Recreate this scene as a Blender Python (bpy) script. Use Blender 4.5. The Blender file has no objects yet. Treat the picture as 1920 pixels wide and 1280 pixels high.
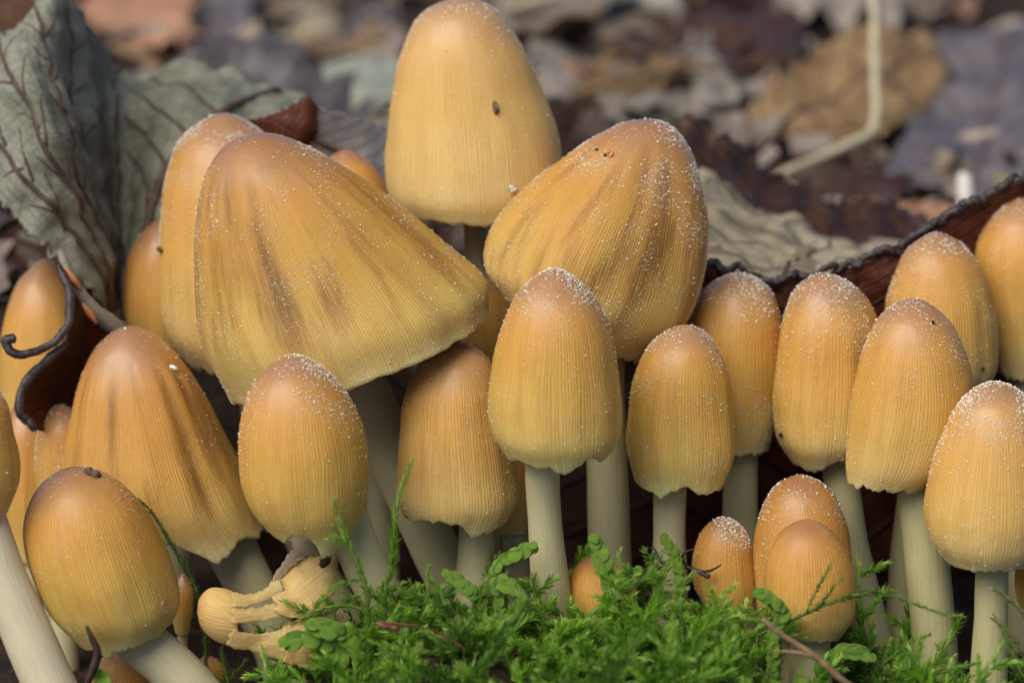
import bpy, math, random
import numpy as np
from mathutils import Vector, noise as mnoise

random.seed(7)
RNG = np.random.default_rng(7)
SC = bpy.context.scene
MM = 0.001

# ------------------------------------------------------------------ camera
D = 0.420                       # camera to the sharp plane (m)
PITCH = math.radians(14)
PX = 16.0                       # photo pixels per mm in the sharp plane (1920 px = 120 mm)
GROUND_PY = 1330.0              # the ground under the sharp plane lies just below the frame
Fw = np.array([0, math.cos(PITCH), -math.sin(PITCH)])
Up = np.array([0, math.sin(PITCH), math.cos(PITCH)])
Rt = np.array([1.0, 0, 0])
CAM = -(D * Fw - (GROUND_PY - 640) / PX * MM * Up)
CAM[0] = 0.0

cam_data = bpy.data.cameras.new('camera')
cam = bpy.data.objects.new('camera', cam_data)
SC.collection.objects.link(cam)
cam.location = CAM
cam.rotation_euler = (math.pi / 2 - PITCH, 0, 0)
cam_data.sensor_width = 36
cam_data.lens = 36 * D / (1920 / PX * MM)
cam_data.clip_start = 0.01
cam_data.clip_end = 300
cam_data.dof.use_dof = True
cam_data.dof.focus_distance = D - 0.008
cam_data.dof.aperture_fstop = 20.5
SC.camera = cam

# ------------------------------------------------------------------ sky, sun, exposure
SUN_DIR = np.array([-0.44, -0.46, 0.77]); SUN_DIR /= np.linalg.norm(SUN_DIR)
world = bpy.data.worlds.new('World'); SC.world = world; world.use_nodes = True
wn = world.node_tree.nodes; wl = world.node_tree.links
sky = wn.new('ShaderNodeTexSky'); sky.sky_type = 'NISHITA'; sky.sun_disc = False
sky.sun_elevation = math.asin(SUN_DIR[2]); sky.sun_rotation = math.atan2(SUN_DIR[0], SUN_DIR[1])
sky.air_density = 0.5; sky.dust_density = 1.0; sky.ozone_density = 0.6
wn['Background'].inputs['Strength'].default_value = 0.05
wl.new(sky.outputs[0], wn['Background'].inputs[0])
sl = bpy.data.lights.new('sun', 'SUN'); sl.energy = 1.5; sl.angle = math.radians(58); sl.color = (1.0, 0.93, 0.82)
sun = bpy.data.objects.new('sun', sl); SC.collection.objects.link(sun)
sun.rotation_euler = Vector(SUN_DIR).to_track_quat('Z', 'Y').to_euler()
SC.view_settings.view_transform = 'Standard'; SC.view_settings.look = 'None'
SC.view_settings.exposure = 1.2; SC.view_settings.gamma = 1.0
SC.view_settings.use_curve_mapping = False
SC.render.engine = 'CYCLES'
SC.cycles.max_bounces = 5; SC.cycles.diffuse_bounces = 3; SC.cycles.glossy_bounces = 2

# ------------------------------------------------------------------ helpers
def V(px, py, d=0.0):
    """photo pixel + depth (mm behind the sharp plane) -> world"""
    dd = D + d * MM
    k = dd / D / PX * MM
    return CAM + dd * Fw + (px - 960) * k * Rt - (py - 640) * k * Up

def proj(P):
    q = np.asarray(P) - CAM
    dd = q @ Fw
    k = dd / D / PX * MM
    return 960 + (q @ Rt) / k, 640 - (q @ Up) / k, (dd - D) / MM

def sstep(a, b, x):
    t = np.clip((x - a) / (b - a), 0, 1)
    return t * t * (3 - 2 * t)

def hermite(ts, P, t):
    """smooth curve through P (n,k) at knots ts, evaluated at t"""
    ts = np.asarray(ts, float); P = np.asarray(P, float); t = np.asarray(t, float)
    m = np.zeros_like(P)
    dt = np.diff(ts)[:, None]; sl_ = np.diff(P, axis=0) / dt
    m[1:-1] = (sl_[:-1] * dt[1:] + sl_[1:] * dt[:-1]) / (dt[1:] + dt[:-1])
    m[0] = sl_[0]; m[-1] = sl_[-1]
    i = np.clip(np.searchsorted(ts, t, side='right') - 1, 0, len(ts) - 2)
    h = (ts[i + 1] - ts[i]); x = ((t - ts[i]) / h)[:, None]; h = h[:, None]
    return ((2*x**3 - 3*x**2 + 1) * P[i] + (x**3 - 2*x**2 + x) * h * m[i]
            + (-2*x**3 + 3*x**2) * P[i + 1] + (x**3 - x**2) * h * m[i + 1])

def chord(P):
    P = np.asarray(P, float)
    c = np.concatenate([[0], np.cumsum(np.linalg.norm(np.diff(P, axis=0), axis=1))])
    return c / c[-1]

def curve_pts(P, n):
    P = np.asarray(P, float)
    return hermite(chord(P), P, np.linspace(0, 1, n))

def link(o):
    SC.collection.objects.link(o); return o

def make_mesh(name, verts, faces, mat, smooth=True, uvs=None, attrs=None):
    me = bpy.data.meshes.new(name)
    verts = np.asarray(verts, dtype=np.float32)
    if isinstance(faces, np.ndarray):
        nf, k = faces.shape
        me.vertices.add(len(verts)); me.vertices.foreach_set('co', verts.ravel())
        me.loops.add(nf * k); me.loops.foreach_set('vertex_index', faces.astype(np.int32).ravel())
        me.polygons.add(nf)
        me.polygons.foreach_set('loop_start', np.arange(0, nf * k, k, dtype=np.int32))
        me.update(calc_edges=True)
    else:
        me.from_pydata(verts.tolist(), [], faces)
    if uvs is not None:
        l = me.uv_layers.new(name='UVMap')
        l.data.foreach_set('uv', np.asarray(uvs, np.float32).ravel())
    if attrs:
        for k_, v_ in attrs.items():
            a = me.attributes.new(k_, 'FLOAT', 'POINT'); a.data.foreach_set('value', np.asarray(v_, np.float32))
    if smooth:
        me.polygons.foreach_set('use_smooth', np.ones(len(me.polygons), bool))
    me.materials.append(mat)
    me.validate()
    return me

def part(name, parent, verts, faces, mat, base=None, **kw):
    verts = np.asarray(verts, float)
    if base is not None: verts = verts - base
    o = link(bpy.data.objects.new(name, make_mesh(name, verts, faces, mat, **kw)))
    if parent is not None: o.parent = parent
    elif base is not None: o.location = base
    return o

def tag(o, label, cat, group=None, kind=None):
    if label: o['label'] = label
    if cat: o['category'] = cat
    if group: o['group'] = group
    if kind: o['kind'] = kind
    return o

def thing(name, loc, label, cat, group=None):
    o = link(bpy.data.objects.new(name, None)); o.location = loc
    o.empty_display_size = 0.003
    return tag(o, label, cat, group)

def grid_faces(nr, nc, wrap=False):
    """quads of an nr x nc vertex grid"""
    r = np.arange(nr - 1)[:, None]
    c = np.arange(nc if wrap else nc - 1)[None, :]
    c1 = (c + 1) % nc
    f = np.stack([r * nc + c + 0 * r, (r + 1) * nc + c, (r + 1) * nc + c1, r * nc + c1], -1)
    return f.reshape(-1, 4)

def grid_normals(G, wrapc=False):
    du = np.gradient(G, axis=0)
    if wrapc:
        dv = (np.roll(G, -1, 1) - np.roll(G, 1, 1))
    else:
        dv = np.gradient(G, axis=1)
    n = np.cross(du, dv)
    return n / (np.linalg.norm(n, axis=-1, keepdims=True) + 1e-12)

def tube_geo(P, R, seg=10, cap=True, rough=0.0):
    """closed tube along P with radius R (array)"""
    P = np.asarray(P, float); n = len(P); R = np.broadcast_to(np.asarray(R, float), (n,))
    T = np.gradient(P, axis=0); T /= np.linalg.norm(T, axis=1, keepdims=True) + 1e-12
    a = np.array([0, 1.0, 0.13]); 
    if abs(T[0] @ a) > 0.9: a = np.array([1.0, 0, 0.1])
    A = np.zeros_like(P); B = np.zeros_like(P)
    for i in range(n):
        a = a - (a @ T[i]) * T[i]; a = a / np.linalg.norm(a); A[i] = a; B[i] = np.cross(T[i], a)
    ph = np.linspace(0, 2 * math.pi, seg, endpoint=False)
    rr = R[:, None] * (1 + rough * RNG.normal(size=(n, seg)))
    G = P[:, None] + rr[..., None] * (np.cos(ph)[None, :, None] * A[:, None] + np.sin(ph)[None, :, None] * B[:, None])
    v = G.reshape(-1, 3); f = grid_faces(n, seg, True)
    if cap:
        v = np.vstack([v, P[0] - T[0] * R[0] * .4, P[-1] + T[-1] * R[-1] * .4]); i0 = len(v) - 2; i1 = len(v) - 1
        k = np.arange(seg); k1 = (k + 1) % seg
        f = np.vstack([f, np.stack([k, k1, np.full(seg, i0), np.full(seg, i0)], -1),
                       np.stack([(n - 1) * seg + k1, (n - 1) * seg + k, np.full(seg, i1), np.full(seg, i1)], -1)])
        fl = [tuple(q) if q[2] != q[3] else tuple(q[:3]) for q in f.tolist()]
        return v, fl, G
    return v, f, G

def fbm(p, s, o=3):
    return mnoise.fractal(Vector(p) * s, 1.0, 2.0, o)

# ------------------------------------------------------------------ materials
class NT:
    def __init__(s, name):
        s.m = bpy.data.materials.new(name); s.m.use_nodes = True
        s.t = s.m.node_tree; s.n = s.t.nodes; s.b = s.n['Principled BSDF']; s.out = s.n['Material Output']
    def node(s, typ, **props):
        x = s.n.new(typ)
        for k, v in props.items(): setattr(x, k, v)
        return x
    def put(s, sock, v):
        if isinstance(v, bpy.types.NodeSocket): s.t.links.new(v, sock)
        elif v is not None: sock.default_value = v
    def math(s, op, a, b=None, c=None, clamp=False):
        x = s.node('ShaderNodeMath', operation=op, use_clamp=clamp)
        s.put(x.inputs[0], a); s.put(x.inputs[1], b); s.put(x.inputs[2], c)
        return x.outputs[0]
    def maprange(s, v, a, b, c=0., d=1., smooth=True):
        x = s.node('ShaderNodeMapRange', interpolation_type='SMOOTHSTEP' if smooth else 'LINEAR')
        for i, q in enumerate((v, a, b, c, d)): s.put(x.inputs[i], q)
        return x.outputs[0]
    def mix(s, f, a, b, mode='MIX'):
        x = s.node('ShaderNodeMix', data_type='RGBA', blend_type=mode)
        s.put(x.inputs[0], f)
        s.put(x.inputs[6], a if isinstance(a, bpy.types.NodeSocket) else (*a, 1))
        s.put(x.inputs[7], b if isinstance(b, bpy.types.NodeSocket) else (*b, 1))
        return x.outputs[2]
    def ramp(s, v, stops):
        x = s.node('ShaderNodeValToRGB'); e = x.color_ramp.elements
        while len(e) < len(stops): e.new(0.5)
        for el, (p, c) in zip(e, stops): el.position = p; el.color = (*c, 1)
        s.put(x.inputs[0], v); return x.outputs[0]
    def noise(s, vec, scale, detail=3., rough=.55, dist=0.):
        x = s.node('ShaderNodeTexNoise'); s.put(x.inputs['Vector'], vec)
        x.inputs['Scale'].default_value = scale; x.inputs['Detail'].default_value = detail
        x.inputs['Roughness'].default_value = rough; x.inputs['Distortion'].default_value = dist
        return x.outputs['Fac']
    def xyz(s, a, b, c=0.):
        x = s.node('ShaderNodeCombineXYZ'); s.put(x.inputs[0], a); s.put(x.inputs[1], b); s.put(x.inputs[2], c)
        return x.outputs[0]
    def uv(s):
        x = s.node('ShaderNodeUVMap'); y = s.node('ShaderNodeSeparateXYZ'); s.t.links.new(x.outputs[0], y.inputs[0])
        return y.outputs[0], y.outputs[1]
    def obj(s): return s.node('ShaderNodeTexCoord').outputs['Object']
    def attr(s, name, typ='GEOMETRY'):
        x = s.node('ShaderNodeAttribute', attribute_type=typ, attribute_name=name); return x
    def rnd(s): return s.node('ShaderNodeObjectInfo').outputs['Random']
    def bump(s, h, dist, strength=1., prev=None):
        x = s.node('ShaderNodeBump'); x.inputs['Distance'].default_value = dist; x.inputs['Strength'].default_value = strength
        s.put(x.inputs['Height'], h); s.put(x.inputs['Normal'], prev); return x.outputs[0]
    def set(s, **kw):
        for k, v in kw.items():
            k = k.replace('_', ' ')
            if not isinstance(v, (bpy.types.NodeSocket, float, int)) and len(v) == 3 and k != 'Subsurface Radius' and k != 'Normal': v = (*v, 1)
            s.put(s.b.inputs[k], v)

def mat_cap():
    m = NT('cap_skin'); u, v = m.uv()
    tone = m.attr('tone', 'OBJECT').outputs['Fac']      # 0 pale ochre .. 1 deep orange brown
    streak = m.attr('streak', 'OBJECT').outputs['Fac']
    N = m.attr('grooves', 'OBJECT').outputs['Fac']
    wob = m.noise(m.xyz(m.math('MULTIPLY', u, 30.), m.math('MULTIPLY', v, 2.)), 1., 2.)
    big = m.noise(m.obj(), 160., 3.)
    vv = m.math('ADD', v, m.math('MULTIPLY', m.math('SUBTRACT', big, .5), .28))
    young = m.ramp(vv, [(0., (.43, .225, .115)), (.13, (.46, .225, .085)), (.27, (.62, .28, .024)), (.5, (.64, .325, .034)), (.72, (.66, .41, .085)), (.90, (.72, .53, .19)), (1., (.80, .68, .38))])
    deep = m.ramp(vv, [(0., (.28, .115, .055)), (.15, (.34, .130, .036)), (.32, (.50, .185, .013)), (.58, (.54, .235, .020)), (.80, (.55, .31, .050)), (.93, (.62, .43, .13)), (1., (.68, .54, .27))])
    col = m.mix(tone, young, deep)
    col = m.mix(m.math('MULTIPLY', m.attr('pale', 'OBJECT').outputs['Fac'], m.maprange(v, .05, .3, .35, 1.)), col, (.80, .60, .28))
    # brown streaks running down the cap
    sn = m.noise(m.xyz(m.math('MULTIPLY', u, 26.), m.math('MULTIPLY', v, 1.6), tone), 1., 4., .6)
    sm = m.maprange(sn, .46, .64)
    sm = m.math('MULTIPLY', m.math('MULTIPLY', sm, m.maprange(v, .12, .35)), m.math('MULTIPLY', m.maprange(v, 1., .7), streak))
    col = m.mix(m.math('MULTIPLY', sm, .75), col, (.26, .095, .015))
    stain = m.math('MULTIPLY', m.attr('stain').outputs['Fac'], m.maprange(sn, .30, .62, .15, 1.))
    col = m.mix(m.math('MULTIPLY', stain, .85), col, (.15, .052, .010))
    olive = m.math('MULTIPLY', m.attr('olive', 'OBJECT').outputs['Fac'], m.math('MULTIPLY', m.maprange(v, .25, .6), m.maprange(big, .3, .65)))  # lower cap tinted green to paint in light bounced off the moss
    col = m.mix(olive, col, (.88, 1.0, .80), 'MULTIPLY')
    # blotches
    bl = m.maprange(m.noise(m.obj(), 420., 4., .6), .60, .78)
    col = m.mix(m.math('MULTIPLY', bl, .25), col, (.36, .15, .03))
    # fine grooves
    ph = m.math('ADD', m.math('MULTIPLY', m.math('MULTIPLY', u, N), 6.2832), m.math('MULTIPLY', m.math('SUBTRACT', wob, .5), 16.))
    g = m.math('MULTIPLY_ADD', m.math('SINE', ph), .5, .5)
    gn = m.noise(m.xyz(m.math('MULTIPLY', u, N), m.math('MULTIPLY', v, 3.)), 1.3, 2.)
    fade = m.maprange(v, .10, .42)
    gm = m.math('MULTIPLY', fade, m.maprange(gn, .15, .75, .25, 1.))
    dk = m.math('MULTIPLY', m.math('MULTIPLY', m.math('POWER', m.math('SUBTRACT', 1., g), 2.), gm), .30)
    col = m.mix(dk, col, (.33, .155, .02))
    li = m.math('MULTIPLY', m.math('MULTIPLY', m.math('POWER', g, 4.), gm), .14)
    col = m.mix(li, col, (.78, .52, .16))
    fine = m.noise(m.obj(), 5200., 2.)
    b1 = m.bump(m.math('MULTIPLY', g, gm), .00007, .8)
    b2 = m.bump(fine, .00006, .7, b1)
    b3 = m.bump(m.noise(m.obj(), 900., 3.), .00018, .5, b2)
    ro = m.maprange(v, 0., .45, .36, .55)
    m.set(Base_Color=col, Roughness=ro, Normal=b3, Subsurface_Weight=.6, Subsurface_Radius=(1., .5, .14),
          Subsurface_Scale=.0020, Specular_IOR_Level=m.maprange(v, .2, .5, .5, .28), Coat_Weight=m.maprange(v, .36, .10, .03, 1.), Coat_Roughness=.28)
    m.b.subsurface_method = 'BURLEY'
    return m.m

def mat_stem():
    m = NT('stem_flesh'); u, v = m.uv()
    n = m.noise(m.xyz(m.math('MULTIPLY', u, 60.), m.math('MULTIPLY', v, 3.)), 1., 4.)
    big = m.noise(m.obj(), 220., 3.)
    pl = m.attr('pale', 'OBJECT').outputs['Fac']  # per-stem tone: left stem whiter itself, right-hand stems darkened to paint in shade
    col = m.mix(pl, m.mix(n, (.37, .34, .155), (.51, .47, .25)), m.mix(n, (.58, .50, .32), (.74, .66, .47)))
    col = m.mix(m.maprange(big, .55, .8), col, (.50, .40, .24))
    b = m.bump(n, .0002, .6)
    b = m.bump(m.noise(m.obj(), 5000., 2.), .00005, .6, b)
    m.b.subsurface_method = 'BURLEY'
    m.set(Base_Color=col, Roughness=.6, Normal=b, Subsurface_Weight=.3, Subsurface_Radius=(1., .8, .5), Subsurface_Scale=.0016, Specular_IOR_Level=.35)
    return m.m

def mat_gills():
    m = NT('gill_flesh'); u, v = m.uv()
    g = m.math('MULTIPLY_ADD', m.math('SINE', m.math('MULTIPLY', u, 900.)), .5, .5)
    col = m.mix(g, (.74, .52, .30), (.88, .72, .48))
    m.set(Base_Color=col, Roughness=.7, Normal=m.bump(g, .0002, 1.))
    return m.m

def mat_plain(name, c1, c2, scale=900., rough=.6, bump=.0001, spec=.3, sss=0., coat=0.):
    m = NT(name)
    n = m.noise(m.obj(), scale, 4., .6)
    col = m.mix(m.maprange(n, .3, .7), c1, c2)
    m.set(Base_Color=col, Roughness=rough, Normal=m.bump(n, bump, .8), Specular_IOR_Level=spec)
    if sss: m.set(Subsurface_Weight=sss, Subsurface_Scale=.0006, Subsurface_Radius=(1., .7, .4))
    if coat: m.set(Coat_Weight=coat, Coat_Roughness=.25)
    return m.m

def mat_leaf(name, c1, c2, spot, vein, rough=.55, trans=.15, wet=0., rib=0., netamt=.18, veinw=.04, nv=9., spotamt=.6):
    """dead leaf: blotches, fine net of veins, side veins from the uv"""
    m = NT(name); u, v = m.uv(); ob = m.obj()
    n = m.noise(ob, 110., 5., .62); n2 = m.noise(ob, 420., 4., .6)
    col = m.mix(m.maprange(n, .32, .68), c1, c2)
    col = m.mix(m.math('MULTIPLY', m.maprange(n2, .56, .72), spotamt), col, spot)
    rv = m.rnd()
    w = m.math('ABSOLUTE', m.math('SUBTRACT', v, .5))
    sv = m.math('ABSOLUTE', m.math('SUBTRACT', m.math('FRACT', m.math('MULTIPLY', m.math('SUBTRACT', u, m.math('MULTIPLY', w, .5)), nv)), .5))
    sideline = m.maprange(sv, veinw, veinw * 2.4, 1., 0.)
    mid = m.maprange(w, .012, .03, 1., 0.)
    vm = m.math('MAXIMUM', sideline, mid)
    vor = m.node('ShaderNodeTexVoronoi', feature='DISTANCE_TO_EDGE'); m.put(vor.inputs['Vector'], ob); vor.inputs['Scale'].default_value = 1100.
    net = m.maprange(vor.outputs['Distance'], .0, .10, 1., 0.)
    col = m.mix(m.math('MULTIPLY', vm, .7), col, vein)
    col = m.mix(m.math('MULTIPLY', net, netamt), col, vein)
    h = m.math('ADD', m.math('MULTIPLY', vm, 1.), m.math('ADD', m.math('MULTIPLY', net, netamt * .8), m.math('MULTIPLY', n2, .8)))
    if rib:
        rr = m.math('SINE', m.math('MULTIPLY', v, rib)); h = m.math('ADD', h, m.math('MULTIPLY', rr, .1))
    bp = m.bump(h, .0004, .8)
    m.set(Base_Color=col, Roughness=rough, Normal=bp, Specular_IOR_Level=.4)
    if wet: m.set(Coat_Weight=wet, Coat_Roughness=.22)
    if trans:
        tr = m.node('ShaderNodeBsdfTranslucent'); m.put(tr.inputs[0], col); m.put(tr.inputs['Normal'], bp)
        mx = m.node('ShaderNodeMixShader'); mx.inputs[0].default_value = trans
        m.t.links.new(m.b.outputs[0], mx.inputs[1]); m.t.links.new(tr.outputs[0], mx.inputs[2]); m.t.links.new(mx.outputs[0], m.out.inputs[0])
    return m.m

def mat_moss(name, dark, mid, tip, trans=.35):
    m = NT(name)
    t = m.attr('tip').outputs['Fac']; r = m.attr('rnd').outputs['Fac']
    n = m.noise(m.obj(), 140., 3.)
    col = m.mix(m.maprange(n, .35, .68), dark, mid)
    col = m.mix(m.math('MULTIPLY', t, m.maprange(r, 0., 1., .25, .95)), col, tip)
    m.set(Base_Color=col, Roughness=.42, Specular_IOR_Level=.4)
    tr = m.node('ShaderNodeBsdfTranslucent'); m.put(tr.inputs[0], col)
    mx = m.node('ShaderNodeMixShader'); mx.inputs[0].default_value = trans
    m.t.links.new(m.b.outputs[0], mx.inputs[1]); m.t.links.new(tr.outputs[0], mx.inputs[2]); m.t.links.new(mx.outputs[0], m.out.inputs[0])
    return m.m

def mat_soil():
    m = NT('dark_soil'); ob = m.obj()
    n = m.noise(ob, 90., 6., .65); n2 = m.noise(ob, 700., 4., .6)
    col = m.mix(m.maprange(n, .35, .7), (.012, .008, .006), (.055, .030, .018))
    col = m.mix(m.maprange(n2, .58, .75), col, (.12, .065, .03))
    m.set(Base_Color=col, Roughness=.75, Normal=m.bump(n2, .001, 1.), Specular_IOR_Level=.3)
    return m.m

M_CAP = mat_cap(); M_STEM = mat_stem(); M_GILL = mat_gills()
M_GRAN = mat_plain('mica_granule', (.90, .82, .60), (.95, .90, .76), 2000., .5, .00002, .4, .2)
M_SOIL = mat_soil()
M_LGREY = mat_leaf('leaf_grey_green', (.175, .185, .13), (.30, .305, .235), (.125, .12, .08), (.12, .085, .065), .6, .12, rib=300., veinw=.01, nv=30., netamt=.14)
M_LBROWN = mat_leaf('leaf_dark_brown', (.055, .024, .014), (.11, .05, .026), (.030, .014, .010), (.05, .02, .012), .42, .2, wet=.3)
M_LRED = mat_leaf('leaf_red_brown', (.10, .022, .008), (.19, .05, .014), (.035, .010, .006), (.06, .015, .007), .5, .3)
M_LBEIGE = mat_leaf('leaf_beige_grey', (.33, .28, .17), (.46, .40, .28), (.15, .105, .055), (.15, .12, .08), .6, .1, nv=4., spotamt=.9)
M_LTAN = mat_leaf('leaf_tan', (.27, .165, .075), (.40, .27, .135), (.20, .10, .045), (.22, .13, .06), .55, .12, nv=7.)
M_LPURP = mat_leaf('leaf_purple_grey', (.125, .105, .115), (.19, .165, .175), (.09, .065, .065), (.10, .075, .075), .38, .05, wet=.5)
M_LPINK = mat_leaf('leaf_pink_tan', (.46, .235, .14), (.54, .30, .18), (.35, .16, .09), (.46, .26, .16), .55, .15)
M_LPALE = mat_leaf('leaf_pale_green', (.36, .40, .29), (.43, .46, .36), (.27, .27, .19), (.30, .30, .22), .5, .1, wet=.2)
M_LSILV = mat_leaf('leaf_silver_grey', (.30, .26, .22), (.42, .37, .31), (.18, .13, .10), (.22, .17, .14), .5, .08, wet=.25)
M_LRUST = mat_leaf('leaf_rust', (.12, .05, .022), (.21, .095, .042), (.07, .028, .014), (.09, .04, .02), .5, .12, wet=.2)
_c = NT('litter_chips')
_r = _c.ramp(_c.attr('rnd').outputs['Fac'], [(0., (.03, .017, .012)), (.2, (.09, .05, .03)), (.36, (.20, .15, .11)), (.52, (.30, .26, .21)), (.68, (.25, .19, .17)), (.82, (.38, .30, .20)), (.93, (.42, .38, .33)), (1., (.22, .09, .04))])
_c.set(Base_Color=_c.mix(_c.maprange(_c.noise(_c.obj(), 500., 4.), .3, .7, 0., .5), _r, (.07, .045, .035)), Roughness=.5)
M_CHIPS = _c.m
M_EDGE = mat_plain('charred_edge', (.020, .014, .013), (.075, .060, .060), 700., .5, .0004, .5)
M_VEIN = mat_plain('leaf_vein', (.060, .036, .028), (.11, .07, .052), 900., .6, .0002)
M_PET = mat_plain('petiole_bark', (.14, .12, .095), (.27, .24, .18), 500., .55, .0003, .4)
M_ORANGE = mat_plain('orange_scar', (.60, .20, .07), (.70, .30, .14), 900., .6)
M_STRAW = mat_plain('straw', (.46, .40, .25), (.58, .53, .37), 300., .5, .0001, .4)
M_TWIG = mat_plain('brown_twig', (.17, .10, .05), (.30, .20, .11), 500., .6, .0003, .3)
M_DARKTWIG = mat_plain('dark_twig', (.03, .015, .012), (.07, .035, .025), 500., .45, .0003, .5)
M_CRUMB = mat_plain('soil_crumb', (.05, .03, .02), (.26, .18, .11), 2500., .7, .0002)
M_SPECK = mat_plain('black_speck', (.02, .012, .010), (.05, .03, .02), 2500., .6, .0001)
M_PALECH = mat_plain('pale_chip', (.50, .46, .34), (.62, .58, .46), 300., .55, .0002)
M_MOSS = mat_moss('moss_leaf', (.11, .32, .010), (.26, .56, .026), (.70, .86, .24), .5)
M_MOSSD = mat_moss('moss_leaf_dark', (.06, .16, .014), (.13, .29, .030), (.36, .54, .12), .4)
M_MOSSY = mat_moss('moss_leaf_straw', (.16, .18, .05), (.32, .30, .12), (.55, .50, .26))
M_MSTEM = mat_plain('moss_stem', (.09, .13, .03), (.16, .20, .05), 900., .6)
M_LIV = NT('liverwort_leaf')
_n = M_LIV.noise(M_LIV.obj(), 700., 3.)
M_LIV.set(Base_Color=M_LIV.mix(M_LIV.maprange(_n, .3, .7), (.15, .32, .025), (.33, .53, .08)), Roughness=.28, Normal=M_LIV.bump(_n, .00025, .8),
          Specular_IOR_Level=.6)
M_LIV = M_LIV.m
M_SETA = mat_plain('red_seta', (.10, .032, .015), (.20, .075, .035), 900., .4, .00005, .5)

# ------------------------------------------------------------------ ground
def moss_h(x, y):
    """moss cushion in front of the tuft (metres -> metres)"""
    X = x / MM; Y = y / MM
    wx = sstep(-37, -14, X) * (1 - .50 * sstep(22, 36, X) - .50 * sstep(44, 62, X))
    wy = sstep(9, -6, Y)
    top = 10.0 + 1.6 * math.sin(X * .11 + 1.) + 1.2 * math.sin(X * .23 + Y * .15)
    return wx * wy * top * MM

def ground_z(x, y):
    Y = y / MM
    z = 0.0
    s = max(0., Y - 62)
    t = min(1., max(0., (Y - 52) / 24.)); z += 34 * t * t * (3 - 2 * t) * MM      # low bank the tuft grows against
    z += min(max(0., Y - 76), 420) * .035 * MM
    z += (fbm((x, y, 0.3), 45., 4) * 1.6 + fbm((x, y, 1.7), 12., 2) * min(1., s / 60) * 5) * MM
    return z + float(moss_h(x, y))

def build_ground():
    xs = np.concatenate([-np.geomspace(60, .16, 26), np.arange(-.15, .1501, .0022), np.geomspace(.16, 60, 26)])
    ys = np.concatenate([-np.geomspace(40, .10, 22), np.arange(-.09, .2, .0022), np.arange(.205, .5, .008), np.geomspace(.52, 120, 26)])
    v = np.array([(x, y, ground_z(x, y)) for y in ys for x in xs])
    f = grid_faces(len(ys), len(xs))[:, ::-1]
    o = part('ground', None, v, f, M_SOIL)
    tag(o, 'dark damp soil under the leaf litter', None, kind='structure')
    if 'category' in o: del o['category']
    return o
build_ground()

# ------------------------------------------------------------------ leaves
def patch(ctrl, nu, nv):
    """bicubic sheet through a grid of (px,py,depth) control points"""
    C = np.array([[V(*p) for p in row] for row in ctrl])
    r, c, _ = C.shape
    tu = np.linspace(0, 1, r); tv = np.linspace(0, 1, c)
    A = np.stack([hermite(tv, C[i], np.linspace(0, 1, nv)) for i in range(r)])
    return np.stack([hermite(tu, A[:, j], np.linspace(0, 1, nu)) for j in range(nv)], 1)

def sheet_geo(G, th, crinkle=0., cs=120., ragged=0., seed=0.):
    nu, nv, _ = G.shape
    G = G.copy()
    if ragged:
        cu = G.mean(axis=1, keepdims=True)
        for j, k in ((0, 1), (nv - 1, nv - 2)):
            for i in range(nu):
                G[i, j] += (G[i, j] - G[i, nv // 2]) / (np.linalg.norm(G[i, j] - G[i, nv // 2]) + 1e-9) * ragged * fbm((i * .37, seed, j * .1), 1., 4)
        for i, k in ((0, 1), (nu - 1, nu - 2)):
            for j in range(nv):
                G[i, j] += (G[i, j] - G[nu // 2, j]) / (np.linalg.norm(G[i, j] - G[nu // 2, j]) + 1e-9) * ragged * fbm((j * .37, seed + 5, i * .1), 1., 4)
    N = grid_normals(G)
    if crinkle:
        d = np.array([[fbm(G[i, j] + seed, cs, 4) for j in range(nv)] for i in range(nu)])
        G = G + N * d[..., None] * crinkle; N = grid_normals(G)
    top = G + N * th / 2; bot = G - N * th / 2
    v = np.vstack([top.reshape(-1, 3), bot.reshape(-1, 3)]); n = nu * nv
    f = grid_faces(nu, nv)
    ring = [i for i in range(nv)] + [i * nv + nv - 1 for i in range(1, nu)] + [(nu - 1) * nv + i for i in range(nv - 2, -1, -1)] + [i * nv for i in range(nu - 2, 0, -1)]
    ring = np.array(ring); r1 = np.roll(ring, -1)
    side = np.stack([ring, r1, r1 + n, ring + n], -1)
    F = np.vstack([f, f[:, ::-1] + n, side])
    uu, vv = np.meshgrid(np.linspace(0, 1, nu), np.linspace(0, 1, nv), indexing='ij')
    uv1 = np.stack([uu.ravel(), vv.ravel()], -1); uvv = np.vstack([uv1, uv1])
    return v, F, uvv[F.ravel()], G

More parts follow.
